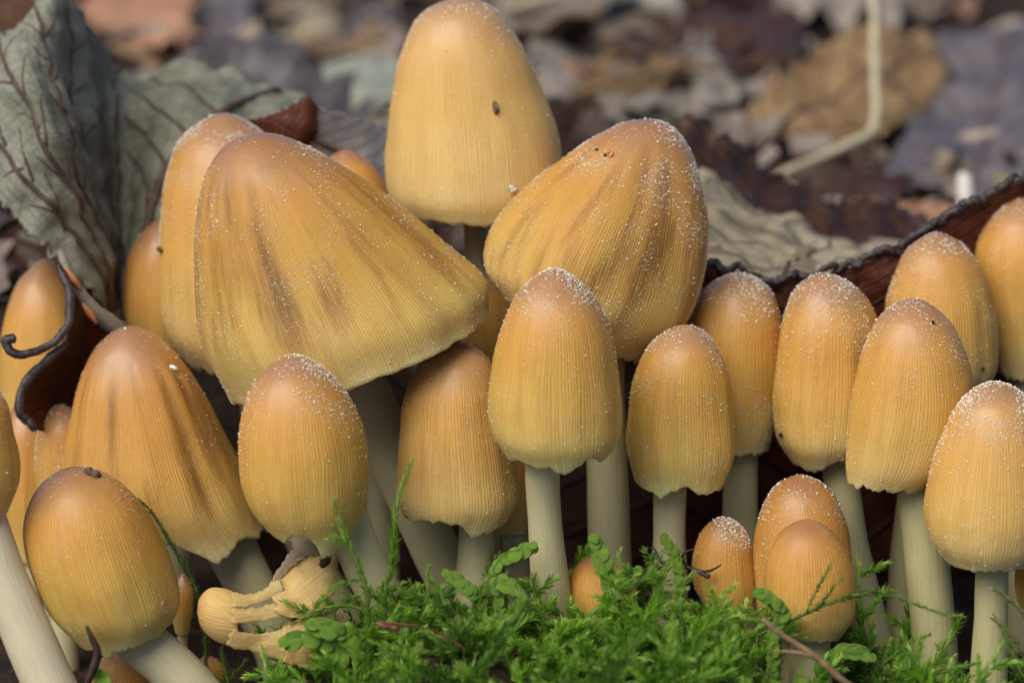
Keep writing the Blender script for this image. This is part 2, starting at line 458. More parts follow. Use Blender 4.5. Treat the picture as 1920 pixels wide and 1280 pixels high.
def traced_leaf(name, label, ctrl, mat, nu=36, nv=28, th=.25, crinkle=.0, cs=120., ragged=0., cat='leaf', group=None, veins=None, veinr=.25, seed=0., veinmat=None, pleat=None):
    G0 = patch(ctrl, nu, nv)
    if pleat:
        tv = np.linspace(0, 1, nv)[None]; tu = np.linspace(0, 1, nu)[:, None]
        G0 = G0 + grid_normals(G0) * (np.sin(tv * pleat[1] * 6.283 / 2) * pleat[0] * MM * sstep(0., .3, tu))[..., None]
    v, F, uv, G = sheet_geo(G0, th * MM, crinkle * MM, cs, ragged * MM, seed)
    low = G.reshape(-1, 3)[np.argmin(G.reshape(-1, 3)[:, 2])]
    base = np.array([G[..., 0].mean(), G[..., 1].mean(), low[2]])
    t = thing(name, base, label, cat, group)
    part('blade', t, v, F, mat, base, uvs=uv)
    if veins:
        for k, (path, r0, r1) in enumerate(veins):
            P = []
            for (a, b) in curve_pts(path, 70):
                i = min(max(a, 0), 1) * (nu - 1); j = min(max(b, 0), 1) * (nv - 1)
                i0 = min(int(i), nu - 2); j0 = min(int(j), nv - 2); fi = i - i0; fj = j - j0
                P.append(G[i0, j0] * (1 - fi) * (1 - fj) + G[i0 + 1, j0] * fi * (1 - fj) + G[i0, j0 + 1] * (1 - fi) * fj + G[i0 + 1, j0 + 1] * fi * fj)
            vv_, ff_, _ = tube_geo(np.array(P) - Fw * r0 * .35 * MM, np.linspace(r0, r1, 70) * MM, 7)
            part('midrib' if k == 0 else 'side_vein', t, vv_, ff_, veinmat or M_VEIN, base)
    return t, base, G

def edge_part(t, base, pts, r, mat, name='edge', n=140, rough=.03, wob=.3, fq=7.):
    P = curve_pts([V(*p) for p in pts], n)
    for i in range(n):
        P[i] += np.array([fbm((i * fq / n, 2.1, 0), 1., 3), fbm((i * fq / n, 7.7, 0), 1., 3), fbm((i * fq / n, 4.4, 1), 1., 3)]) * wob * MM
    R = np.interp(np.linspace(0, 1, n), np.linspace(0, 1, len(r)), r) * MM
    v, f, _ = tube_geo(P, R, 8, True, rough)
    return part(name, t, v, f, mat, base)

def build_traced_leaves():
    # big grey-green leaf standing behind the tuft, seen from its veined underside
    cols = [
        [(232, 640, 26), (130, 500, 20), (40, 425, 20), (-10, 365, 22), (-60, 320, 28)],
        [(226, 632, 27), (150, 450, 22), (55, 290, 20), (-20, 190, 24), (-60, 120, 32)],
        [(222, 626, 28), (165, 420, 25), (100, 225, 20), (55, 100, 24), (60, 40, 34)],
        [(222, 622, 29), (188, 410, 33), (160, 235, 34), (135, 110, 36), (108, -12, 34)],
        [(226, 622, 30), (235, 400, 42), (230, 280, 48), (225, 190, 52), (235, 130, 60)],
        [(232, 622, 30), (280, 420, 36), (310, 290, 40), (345, 195, 46), (385, 120, 58)],
        [(240, 622, 30), (330, 470, 34), (410, 345, 38), (480, 245, 44), (545, 165, 56)],
        [(262, 640, 30), (390, 560, 36), (500, 460, 42), (580, 360, 48), (640, 290, 58)]]
    ctrl = [[c[r] for c in cols] for r in range(5)]
    for row in ctrl[1:]:
        pass
    veins = [([(0.02, .72), (.35, .74), (.7, .78), (1., .84)], .75, .5)]
    for a in (.10, .22, .33, .43, .55): veins.append(([(.05, a + (.5 - a) * .4), (.4, a), (.75, a), (1., a + .01)], .42, .26))
    for a in (.10, .22, .33, .43):
        for s in (.30, .46, .62, .78):
            veins.append(([(s, a + .004), (s + .06, a + .03), (s + .13, a + .055)], .24, .12))
            veins.append(([(s + .05, a + .004), (s + .11, a - .025), (s + .17, a - .05)], .24, .12))
    for s in (.25, .42, .58, .74):
        veins.append(([(s, .745 + s * .05), (s + .10, .68), (s + .20, .62), (s + .25, .585)], .36, .2))
        veins.append(([(s, .745 + s * .05), (s + .02, .83), (s + .05, .90), (s + .06, .97)], .36, .2))
    t, base, G = traced_leaf('grey_leaf', 'large folded grey-green leaf with dark veins standing behind the mushrooms', ctrl, M_LGREY, 70, 110, .3, 1.7, 130., 1.6, pleat=(.16, 15.), veins=veins, veinr=.3)
    P = curve_pts([V(112, 470, 17), V(135, 525, 16), V(175, 580, 16), V(232, 628, 18), V(270, 670, 22)], 24)
    v, f, _ = tube_geo(P, np.linspace(.45, 1.55, 24) * MM, 12, True, .06)
    pet = part('petiole', t, v, f, M_PET, base)
    for (px, py, L, w) in ((137, 523, 1.5, .45), (168, 588, 1.5, .5)):
        c = V(px, py, 14.9); a = V(px + 10, py + 14, 14.9) - c; a = a / np.linalg.norm(a)
        v, f, _ = tube_geo(np.array([c - a * L * MM, c, c + a * L * MM]), np.array([.15, w, .15]) * MM, 8)
        part('orange_scar', pet, v, f, M_ORANGE, base)
    # dark curled leaf at the left with its black hooked edge
    ctrl = [[(112, 498, 13), (150, 530, 20), (188, 560, 24)],
            [(130, 570, 11), (160, 600, 21), (205, 640, 26)],
            [(124, 640, 10), (150, 665, 20), (200, 690, 25)],
            [(62, 705, 9), (110, 735, 16), (170, 745, 22)],
            [(36, 745, 8), (90, 775, 14), (150, 790, 20)],
            [(58, 800, 9), (90, 810, 13), (130, 815, 18)]]
    t, base, G = traced_leaf('curled_leaf', 'dark red-brown curled leaf with black hooked edge beside a blurred orange mushroom', ctrl, M_LRED, 44, 24, .3, .5, 200., .4, seed=3.)
    edge_part(t, base, [(112, 498, 12.5), (130, 560, 10.5), (126, 615, 9), (95, 645, 8), (50, 660, 7), (20, 657, 6.5), (10, 640, 6.5), (28, 634, 6.5)], [.4, .5, .6, .55, .5, .5, .55, .6], M_EDGE, 'hooked_edge')
    edge_part(t, base, [(126, 640, 9.8), (95, 670, 9), (60, 705, 8.8), (36, 745, 7.8), (48, 785, 8.4), (66, 806, 8.8)], [.45, .55, .65, .6, .6, .5], M_EDGE, 'edge')
    # brown leaf behind the big bell
    ctrl = [[(470, 228, 34), (530, 205, 32), (575, 185, 30)],
            [(540, 300, 32), (580, 255, 31), (600, 205, 33)],
            [(600, 330, 33), (640, 285, 33), (680, 222, 40)],
            [(660, 370, 34), (700, 330, 34), (725, 235, 44)],
            [(720, 420, 36), (750, 380, 36), (760, 265, 46)]]
    t, base, G = traced_leaf('brown_leaf', 'brown crumpled leaf with dark torn tip behind the big bell mushroom', ctrl, M_LSILV, 34, 24, .3, .7, 200., .7, veins=[([(0., .5), (.5, .45), (1., .5)], .3, .25)], seed=5.)
    ctrl = [[(466, 226, 33), (500, 220, 31), (520, 214, 31)],
            [(500, 262, 31), (530, 232, 29), (552, 196, 29)],
            [(545, 285, 30), (565, 250, 28.5), (578, 182, 28.5)],
            [(590, 262, 31), (592, 240, 30), (596, 200, 30)]]
    traced_leaf('leaf_scrap', 'dark wet red-brown leaf scrap with pointed tip above the big bell mushroom', ctrl, M_LRED, 24, 16, .35, .5, 260., .5, seed=6.)
    c = V(605, 300, 27)
    # right: pale beige leaf lying behind the row, front edge rolled down
    ctrl = [[(1240, 1060, 34), (1330, 1070, 34), (1440, 1080, 34), (1590, 1080, 34), (1700, 1080, 34), (1800, 1080, 34), (1960, 1080, 36)],  # rolled edge stretched far down here to darken the gaps between stems
            [(1240, 800, 28), (1330, 800, 28), (1440, 800, 28), (1590, 800, 28), (1700, 780, 28), (1800, 760, 28), (1960, 720, 32)],
            [(1240, 560, 21), (1330, 560, 21), (1440, 580, 21), (1590, 570, 21), (1700, 540, 21), (1800, 490, 22), (1960, 430, 28)],
            [(1240, 510, 20), (1320, 492, 20), (1440, 524, 20), (1590, 500, 20), (1695, 455, 20), (1795, 395, 21), (1960, 310, 23)]]
    tc, basec, G = traced_leaf('rolled_leaf', 'dark red-brown leaf edge with black ragged rim behind the row of mushrooms', ctrl, M_LRED, 40, 110, .4, .8, 220., .5, seed=8.)
    edge_part(tc, basec, [(1235, 512, 19.7), (1322, 492, 19.5), (1370, 500, 19.5), (1440, 526, 19.4), (1520, 512, 19.4), (1600, 495, 19.4), (1690, 458, 19.4), (1735, 430, 19.8), (1800, 392, 20.4), (1880, 350, 21.5), (1965, 308, 22.6)],
              [.45, .5, .4, .5, .4, .45, .5, .45, .55, .5, .5], M_EDGE, 'ragged_rim', 260, .16, .9, 34.)
    ctrl = [[(1250, 540, 26), (1340, 515, 25), (1440, 540, 25), (1590, 515, 26), (1690, 480, 28), (1780, 430, 32)],
            [(1250, 470, 34), (1350, 470, 33), (1450, 500, 34), (1570, 480, 36), (1670, 480, 40), (1760, 440, 44)],
            [(1260, 400, 44), (1340, 415, 42), (1440, 440, 46), (1560, 470, 48), (1650, 490, 52), (1740, 470, 56)],
            [(1270, 340, 54), (1320, 330, 54), (1390, 375, 58), (1480, 410, 62), (1600, 460, 66), (1700, 470, 70)]]
    traced_leaf('beige_leaf', 'pale beige-grey leaf with a dark vein behind the bullet-shaped caps', ctrl, M_LBEIGE, 50, 70, .3, 1.6, 150., 1.2,
                veins=[([(0., .42), (.25, .47), (.5, .55), (.8, .64)], .42, .3)], seed=9., veinmat=M_VEIN)
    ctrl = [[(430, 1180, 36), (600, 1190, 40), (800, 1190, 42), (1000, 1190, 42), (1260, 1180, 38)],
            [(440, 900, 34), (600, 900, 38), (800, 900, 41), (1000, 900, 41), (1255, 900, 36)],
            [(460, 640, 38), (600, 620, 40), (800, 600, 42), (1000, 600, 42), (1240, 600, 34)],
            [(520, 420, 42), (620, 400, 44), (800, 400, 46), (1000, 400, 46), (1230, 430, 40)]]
    traced_leaf('added_backing_leaf', 'dark brown backing leaf added to darken the gaps behind the central stems', ctrl, M_LBROWN, 40, 50, .35, 1.2, 120., .8, seed=14.)  # leaf added as a dark backing for the gaps between stems
    # dark brown wavy leaf behind
    ctrl = [[(1270, 330, 58), (1340, 370, 60), (1430, 430, 62), (1540, 470, 66), (1640, 480, 70), (1730, 470, 74)],
            [(1265, 285, 62), (1340, 330, 64), (1440, 380, 68), (1550, 420, 72), (1640, 440, 76), (1740, 450, 80)],
            [(1260, 240, 70), (1340, 272, 70), (1430, 315, 74), (1530, 370, 78), (1630, 375, 82), (1740, 420, 88)]]
    traced_leaf('wavy_leaf', 'dark brown wavy-edged leaf lying behind the pale beige leaf', ctrl, M_LBROWN, 30, 80, .35, 2.6, 110., 2.2, seed=10.)

build_traced_leaves()

LEAF_MESH = {}
def leaf_mesh(kind, mat, seed):
    key = (kind, mat.name, seed)
    if key in LEAF_MESH: return LEAF_MESH[key]
    r = random.Random(seed * 17 + 3)
    nu, nv = 34, 17
    G = np.zeros((nu, nv, 3))
    c1, c2, tw = r.uniform(-.5, .9), r.uniform(-.5, .9), r.uniform(-.7, .7)
    for i in range(nu):
        u = i / (nu - 1)
        if kind == 'oval': w = .32 * math.sin(math.pi * u ** .85) ** .7
        elif kind == 'oak': w = (.26 * math.sin(math.pi * u ** .8) ** .6) * (1 + .38 * math.sin(u * 26 + seed))
        else: w = .40 * math.sin(math.pi * u ** .7) ** .8 * (1 + .10 * math.sin(u * 60))
        w = max(w, .006) * (1 + .22 * mnoise.fractal(Vector((u * 9., seed * 3.1, .5)), 1., 2., 4))
        for j in range(nv):
            b = (j / (nv - 1) * 2 - 1)
            x = (u - .5); y = b * w
            z = c1 * .22 * (u - .5) ** 2 * 4 * .25 + c2 * .5 * y * y + .10 * tw * y * (u - .5) * 4 + .085 * mnoise.fractal(Vector((x * 4 + seed, y * 4, seed * .3)), 1., 2., 4)
            z += .012 * math.sin(u * 40 + abs(b) * 6)
            G[i, j] = (x, y, z)
    v, F, uv, _ = sheet_geo(G, .008)
    me = make_mesh('leaf_blade', v, F, mat, uvs=uv)
    LEAF_MESH[key] = me
    return me

def litter_leaf(me, p, size, rz, tilt, ta, label, group, name='dead_leaf'):
    o = link(bpy.data.objects.new(name, me))
    o.location = p; o.scale = (size, size, size)
    from mathutils import Matrix
    R = Matrix.Rotation(ta, 3, 'Z') @ Matrix.Rotation(tilt, 3, 'X') @ Matrix.Rotation(-ta, 3, 'Z') @ Matrix.Rotation(rz, 3, 'Z')
    o.rotation_euler = R.to_euler()
    return tag(o, label, 'leaf', group)

def ground_hit(px, py):
    """where the view ray of a photo pixel meets the ground"""
    a = V(px, py, 0) - CAM; a = a / np.linalg.norm(a)
    t = .40
    while t < 3:
        p = CAM + a * t
        if p[2] < ground_z(p[0], p[1]): return p
        t += .002
    return CAM + a * 1.0

def ground_depth(px, py):
    return (np.dot(ground_hit(px, py) - CAM, Fw) - D) / MM

def build_litter():
    # individually placed background leaves
    def spec(name, label, ctrl, mat, **kw):
        n0 = ctrl[0][len(ctrl[0]) // 2]                      # rest the near edge on the ground
        dl = ground_depth(n0[0], n0[1]) - 4.5 - n0[2]
        ctrl = [[(a, b, c + dl) for (a, b, c) in row] for row in ctrl]
        return traced_leaf(name, label, ctrl, mat, kw.pop('nu', 40), kw.pop('nv', 34), .35, kw.pop('crinkle', 2.) * 1.5, 90., 3.2, **kw)
    spec('tan_leaf', 'tan beech-like leaf propped up behind the bent straw', [
        [(1395, 235, 118), (1430, 262, 116), (1480, 325, 112)],
        [(1440, 165, 128), (1500, 215, 122), (1560, 300, 116)],
        [(1520, 100, 140), (1590, 170, 134), (1650, 265, 124)],
        [(1610, 62, 152), (1680, 120, 146), (1725, 215, 136)],
        [(1730, 70, 160), (1755, 105, 156), (1770, 150, 150)]], M_LTAN, veins=[([(0., .5), (.5, .5), (1., .5)], .5, .3)], seed=21.)
    spec('purple_leaf', 'wet purple-grey leaf lying flat beside the tan leaf', [
        [(1640, 400, 100), (1760, 395, 104), (1880, 380, 108), (1990, 370, 110)],
        [(1670, 300, 126), (1780, 300, 130), (1900, 290, 132), (2010, 290, 132)],
        [(1730, 190, 160), (1820, 170, 164), (1920, 160, 166), (2020, 150, 168)],
        [(1760, 80, 192), (1840, 55, 196), (1930, 40, 200), (2020, 40, 200)]], M_LPURP, crinkle=2.5, seed=22.)
    spec('pink_strip_leaf', 'pale pink leaf strip under the purple-grey leaf', [
        [(1600, 430, 88), (1720, 440, 88), (1850, 430, 90)],
        [(1610, 378, 96), (1720, 380, 97), (1850, 385, 98)]], M_LPINK, crinkle=.8, seed=23.)
    spec('pink_leaf', 'smooth pinkish-orange leaf far behind the grey-green leaf', [
        [(110, 90, 190), (230, 96, 186), (355, 98, 186)],
        [(100, 30, 210), (230, 30, 206), (358, 30, 204)],
        [(100, -50, 236), (230, -60, 236), (362, -60, 230)]], M_LPINK, crinkle=2., seed=24.)
    spec('mauve_leaf', 'dull mauve leaf next to the pinkish-orange leaf', [
        [(352, 100, 196), (420, 90, 192), (470, 85, 192)],
        [(356, 20, 214), (430, 15, 214), (470, 10, 212)],
        [(360, -50, 236), (430, -60, 236), (480, -60, 230)]], M_LPURP, crinkle=2., seed=25.)
    spec('pale_green_leaf', 'pale grey-green leaf lying behind the tall cap', [
        [(560, 225, 92), (650, 235, 90), (760, 245, 92)],
        [(575, 165, 112), (660, 160, 112), (760, 165, 112)],
        [(600, 125, 132), (670, 110, 134), (760, 110, 132)]], M_LPALE, crinkle=1.2, seed=26.)
    G = []; gd = ground_depth(1570, 66) - 137
    for a in np.linspace(0, 1, 49):
        px = 1455 + 230 * a; tooth = max(0., 1 - abs(((a * 2.6 + .12) % 1.) - .5) * 2.3)
        G.append([V(px, -60, 150 + gd), V(px, -20, 142 + gd), V(px, 2 + tooth * 30, 137 + gd), V(px + 4, 8 + tooth * 62, 134 + gd)])
    v, F, uv, _ = sheet_geo(np.array(G), .4 * MM); o = part('toothed_leaf', None, v, F, M_LSILV, V(1570, 20, 136 + gd), uvs=uv)
    tag(o, 'pale leaf with long pointed teeth hanging above the tan leaf', 'leaf')
    def quad(name, label, c4, mat, d0, d1, bend=6., seed=0.):
        (ax, ay), (bx, by), (cx, cy), (dx, dy) = c4       # near-left, near-right, far-right, far-left
        rows = []
        for t in (0., .35, .7, 1.):
            l = (ax + (dx - ax) * t, ay + (dy - ay) * t); r_ = (bx + (cx - bx) * t, by + (cy - by) * t); dd = d0 + (d1 - d0) * t
            rows.append([(l[0], l[1], dd), ((l[0] + r_[0]) / 2, (l[1] + r_[1]) / 2 - bend * (1 if 0 < t < 1 else .3), dd), (r_[0], r_[1], dd + 3)])
        spec(name, label, rows, mat, seed=seed, crinkle=1.6)
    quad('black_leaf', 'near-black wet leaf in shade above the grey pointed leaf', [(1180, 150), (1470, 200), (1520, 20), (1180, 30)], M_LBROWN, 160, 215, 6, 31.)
    quad('grey_pointed_leaf', 'grey-brown pointed leaf leaning left of the tan leaf', [(1300, 250), (1410, 240), (1335, 85), (1290, 80)], M_LSILV, 124, 150, 4, 32.)
    quad('slate_leaf', 'slate-grey curled leaf lying right of the tall cap', [(1020, 230), (1110, 250), (1070, 110), (990, 60)], M_LSILV, 95, 140, 10, 33.)
    quad('olive_leaf', 'dull olive-brown leaf blurred behind the sloping cap', [(1120, 210), (1260, 230), (1215, 110), (1110, 100)], M_LTAN, 120, 160, 6, 34.)
    quad('mauve_chip', 'pinkish-mauve leaf chip right of the tall cap', [(1060, 165), (1110, 175), (1112, 125), (1065, 118)], M_LPINK, 120, 135, 4, 35.)
    quad('ochre_leaf', 'ochre-brown leaf lying above the pale grey-green leaf', [(530, 110), (740, 100), (735, 62), (550, 70)], M_LTAN, 150, 180, 5, 36.)
    quad('blue_grey_leaf', 'blue-grey wet leaf beside the top of the tall cap', [(650, 75), (760, 80), (760, 20), (670, 15)], M_LPURP, 185, 215, 5, 37.)
    quad('dusty_leaf', 'dusty beige leaf far behind the grey-green leaf', [(470, 75), (640, 70), (630, 5), (500, 0)], M_LBEIGE, 190, 230, 8, 38.)
    quad('russet_leaf', 'russet leaf lying flat beyond the pale wood chip', [(1130, 60), (1440, 40), (1430, -20), (1150, -20)], M_LRUST, 225, 260, 4, 39.)
    quad('plum_leaf', 'dark plum-brown leaf tucked under the bent straw', [(1480, 380), (1700, 390), (1690, 300), (1530, 300)], M_LBROWN, 92, 116, 4, 40.)
    quad('leaf_behind_wavy', 'brownish-pink leaf lying behind the crown of the sloping cap', [(1040, 260), (1330, 290), (1290, 215), (1080, 195)], M_LRUST, 80, 104, 6, 41.)
    # bent straw
    gd = ground_depth(1440, 345) - 97
    P = curve_pts([V(a, b, c + gd) for a, b, c in ((1636, -120, 122), (1640, 60, 112), (1641, 160, 106), (1640, 228, 102), (1632, 250, 101), (1610, 262, 100), (1540, 295, 96), (1470, 325, 92), (1440, 345, 90))], 60)
    v, f, _ = tube_geo(P, np.linspace(.8, .65, 60) * MM, 10, True, .03)
    o = part('bent_straw', None, v, f, M_STRAW, P[-1]); tag(o, 'pale bent straw stalk standing over the litter beside the tan leaf', 'straw')
    # little pale chip standing
    gd = ground_depth(1812, 405) - 91
    P = curve_pts([V(1812, 410, 84 + gd), V(1812, 370, 84 + gd), V(1806, 325, 85 + gd)], 14)
    v, f, _ = tube_geo(P, np.array([1.0, 1.4, 1.3, 1.5, 1.3, 1.25, 1.3, 1.3, 1.2, 1.25, 1.3, 1.2, 1.0, .5]) * MM, 10, True, .08)
    o = part('pale_stub', None, v, f, mat_plain('white_stub', (.62, .58, .52), (.78, .74, .68), 500., .6, .0004), P[0]); tag(o, 'small whitish stub standing on the pink leaf strip', 'stub')
    # yellowish seed-like chip
    c = ground_hit(1205, 62)
    P = c + np.array([[-.007, 0, .002], [-.003, -.001, .004], [.003, -.001, .005], [.008, 0, .003]])
    v, f, _ = tube_geo(curve_pts(P, 12), np.array([.5, 2.4, 3.2, 3.6, 3.8, 3.8, 3.8, 3.7, 3.3, 2.8, 2., .5]) * MM, 12, True, .04)
    o = part('acorn_cup', None, v, f, M_PALECH, c); tag(o, 'pale yellowish wood chip blurred in the litter behind the tall cap', 'wood chip')
    # everything else in the litter
    kinds = [(M_LSILV, 'silver-grey dead leaf blurred in the litter', 'silver-grey litter leaves'),
             (M_LRUST, 'rusty brown dead leaf blurred in the litter', 'rusty litter leaves'),
             (M_LTAN, 'tan dead leaf blurred in the litter', 'tan litter leaves'),
             (M_LBROWN, 'dark brown dead leaf blurred in the litter', 'dark brown litter leaves'),
             (M_LPURP, 'wet purplish dead leaf blurred in the litter', 'purplish litter leaves'),
             (M_LBEIGE, 'beige dead leaf blurred in the litter', 'beige litter leaves')]
    w = [.30, .16, .14, .20, .10, .10]
    r = random.Random(11)
    n = 0
    for k in range(330):
        y = r.uniform(.085, .48) if k < 240 else r.uniform(.078, .16); x = r.uniform(-.5, .5) * (.16 + .36 * y) * 1.25
        mi = r.choices(range(6), w)[0]
        m, lab, grp = kinds[mi]
        size = r.uniform(.018, .048)
        me = leaf_mesh(r.choice(['oval', 'oak', 'wide']), m, r.randrange(4))
        z = ground_z(x, y) + r.uniform(.0005, .003)
        qx, qy, _ = proj(np.array([x, y, z]))
        if 1350 < qx < 2100 and qy < 460: continue
        if ((1230 < qx < 1990 and qy < 430) or (60 < qx < 790 and qy < 250)) and r.random() < .82: continue
        litter_leaf(me, (x, y, z), size, r.uniform(0, 6.28), .21 + abs(r.gauss(0, .38)), r.gauss(0, .9), lab, grp)
    # crumbled leaf chips covering the soil between the whole leaves
    rs = np.random.default_rng(3); n = 2600
    y = .074 + .52 * rs.uniform(0, 1, n) ** 1.2; x = rs.uniform(-.5, .5, n) * (.19 + .40 * y) * 1.6
    z = np.array([ground_z(a, b) for a, b in zip(x, y)]) + rs.uniform(.0, .0015, n)
    sz = rs.uniform(.0035, .010, n) * (.7 + y)
    a = rs.uniform(0, 6.28, n)
    t1 = np.stack([np.cos(a), np.sin(a), rs.normal(0, .35, n)], -1); t1 /= np.linalg.norm(t1, axis=1, keepdims=True)
    nn = np.stack([rs.normal(0, .35, n), rs.normal(-.35, .35, n), np.ones(n)], -1); t2 = np.cross(nn, t1); t2 /= np.linalg.norm(t2, axis=1, keepdims=True); nn = np.cross(t1, t2)
    P0 = np.stack([x, y, z], -1)
    shp = np.array([[-1, 0, 0], [-.4, .5, .12], [.5, .55, .05], [1, .1, .2], [.6, -.5, 0], [-.5, -.45, .15], [0, 0, -.12]])
    q = shp[None] * (1 + rs.uniform(-.35, .35, (n, 7, 1)))
    vv = P0[:, None] + sz[:, None, None] * (q[..., :1] * t1[:, None] + q[..., 1:2] * t2[:, None] * rs.uniform(.5, 1., (n, 1, 1)) + q[..., 2:] * nn[:, None])
    ff = (np.array([[6, i, (i + 1) % 6] for i in range(6)])[None] + np.arange(n)[:, None, None] * 7).reshape(-1, 3)
    o = part('leaf_litter', None, vv.reshape(-1, 3), ff, M_CHIPS, None, smooth=False, attrs=dict(rnd=np.repeat(rs.uniform(0, 1, n), 7)))
    tag(o, 'crumbled mixed leaf litter covering the soil behind the mushrooms', 'leaf litter', kind='stuff')
    for k in range(26):
        y = r.uniform(.08, .45); x = r.uniform(-.5, .5) * (.16 + .36 * y) * 1.2
        a = r.uniform(0, 3.14); L = r.uniform(.012, .03)
        qx, qy, _ = proj(np.array([x, y, .04]))
        if qx > 1300 and qy < 440: continue
        z = ground_z(x, y) + .003
        p0 = np.array([x, y, z]); dv = np.array([math.cos(a), math.sin(a) * .7, r.uniform(-.05, .25)])
        P = curve_pts([p0 - dv * L, p0 + np.array([0, 0, .001]), p0 + dv * L * .5 + np.array([0, .002, .001]), p0 + dv * L], 16)
        v, f, _ = tube_geo(P, r.uniform(.4, 1.0) * MM, 7, True, .08)
        pale = r.random() < .4
        o = part('litter_twig', None, v, f, M_STRAW if pale else M_TWIG, p0)
        tag(o, 'pale straw fragment blurred in the litter' if pale else 'brown twig fragment blurred in the litter', 'straw' if pale else 'twig', 'straw bits in the litter' if pale else 'twig bits in the litter')
build_litter()

# ------------------------------------------------------------------ mushrooms
OCT = np.array([[1, 0, 0], [-1, 0, 0], [0, 1, 0], [0, -1, 0], [0, 0, 1], [0, 0, -1]], float)
OCTF = np.array([[0, 2, 4], [2, 1, 4], [1, 3, 4], [3, 0, 4], [2, 0, 5], [1, 2, 5], [3, 1, 5], [0, 3, 5]])

def granule_geo(P, N, S):
    n = len(P)
    jit = 1 + RNG.uniform(-.45, .45, (n, 6, 1))
    # random rotation through random orthonormal frames
    a = RNG.normal(size=(n, 3)); a /= np.linalg.norm(a, axis=1, keepdims=True)
    b = RNG.normal(size=(n, 3)); b -= (b * a).sum(1, keepdims=True) * a; b /= np.linalg.norm(b, axis=1, keepdims=True)
    c = np.cross(a, b)
    M = np.stack([a, b, c], 1)
    q = np.einsum('kj,njl->nkl', OCT, M) * jit * S[:, None, None]
    v = (P + N * S[:, None] * .15)[:, None] + q
    f = (OCTF[None] + np.arange(n)[:, None, None] * 6).reshape(-1, 3)
    return v.reshape(-1, 3), f

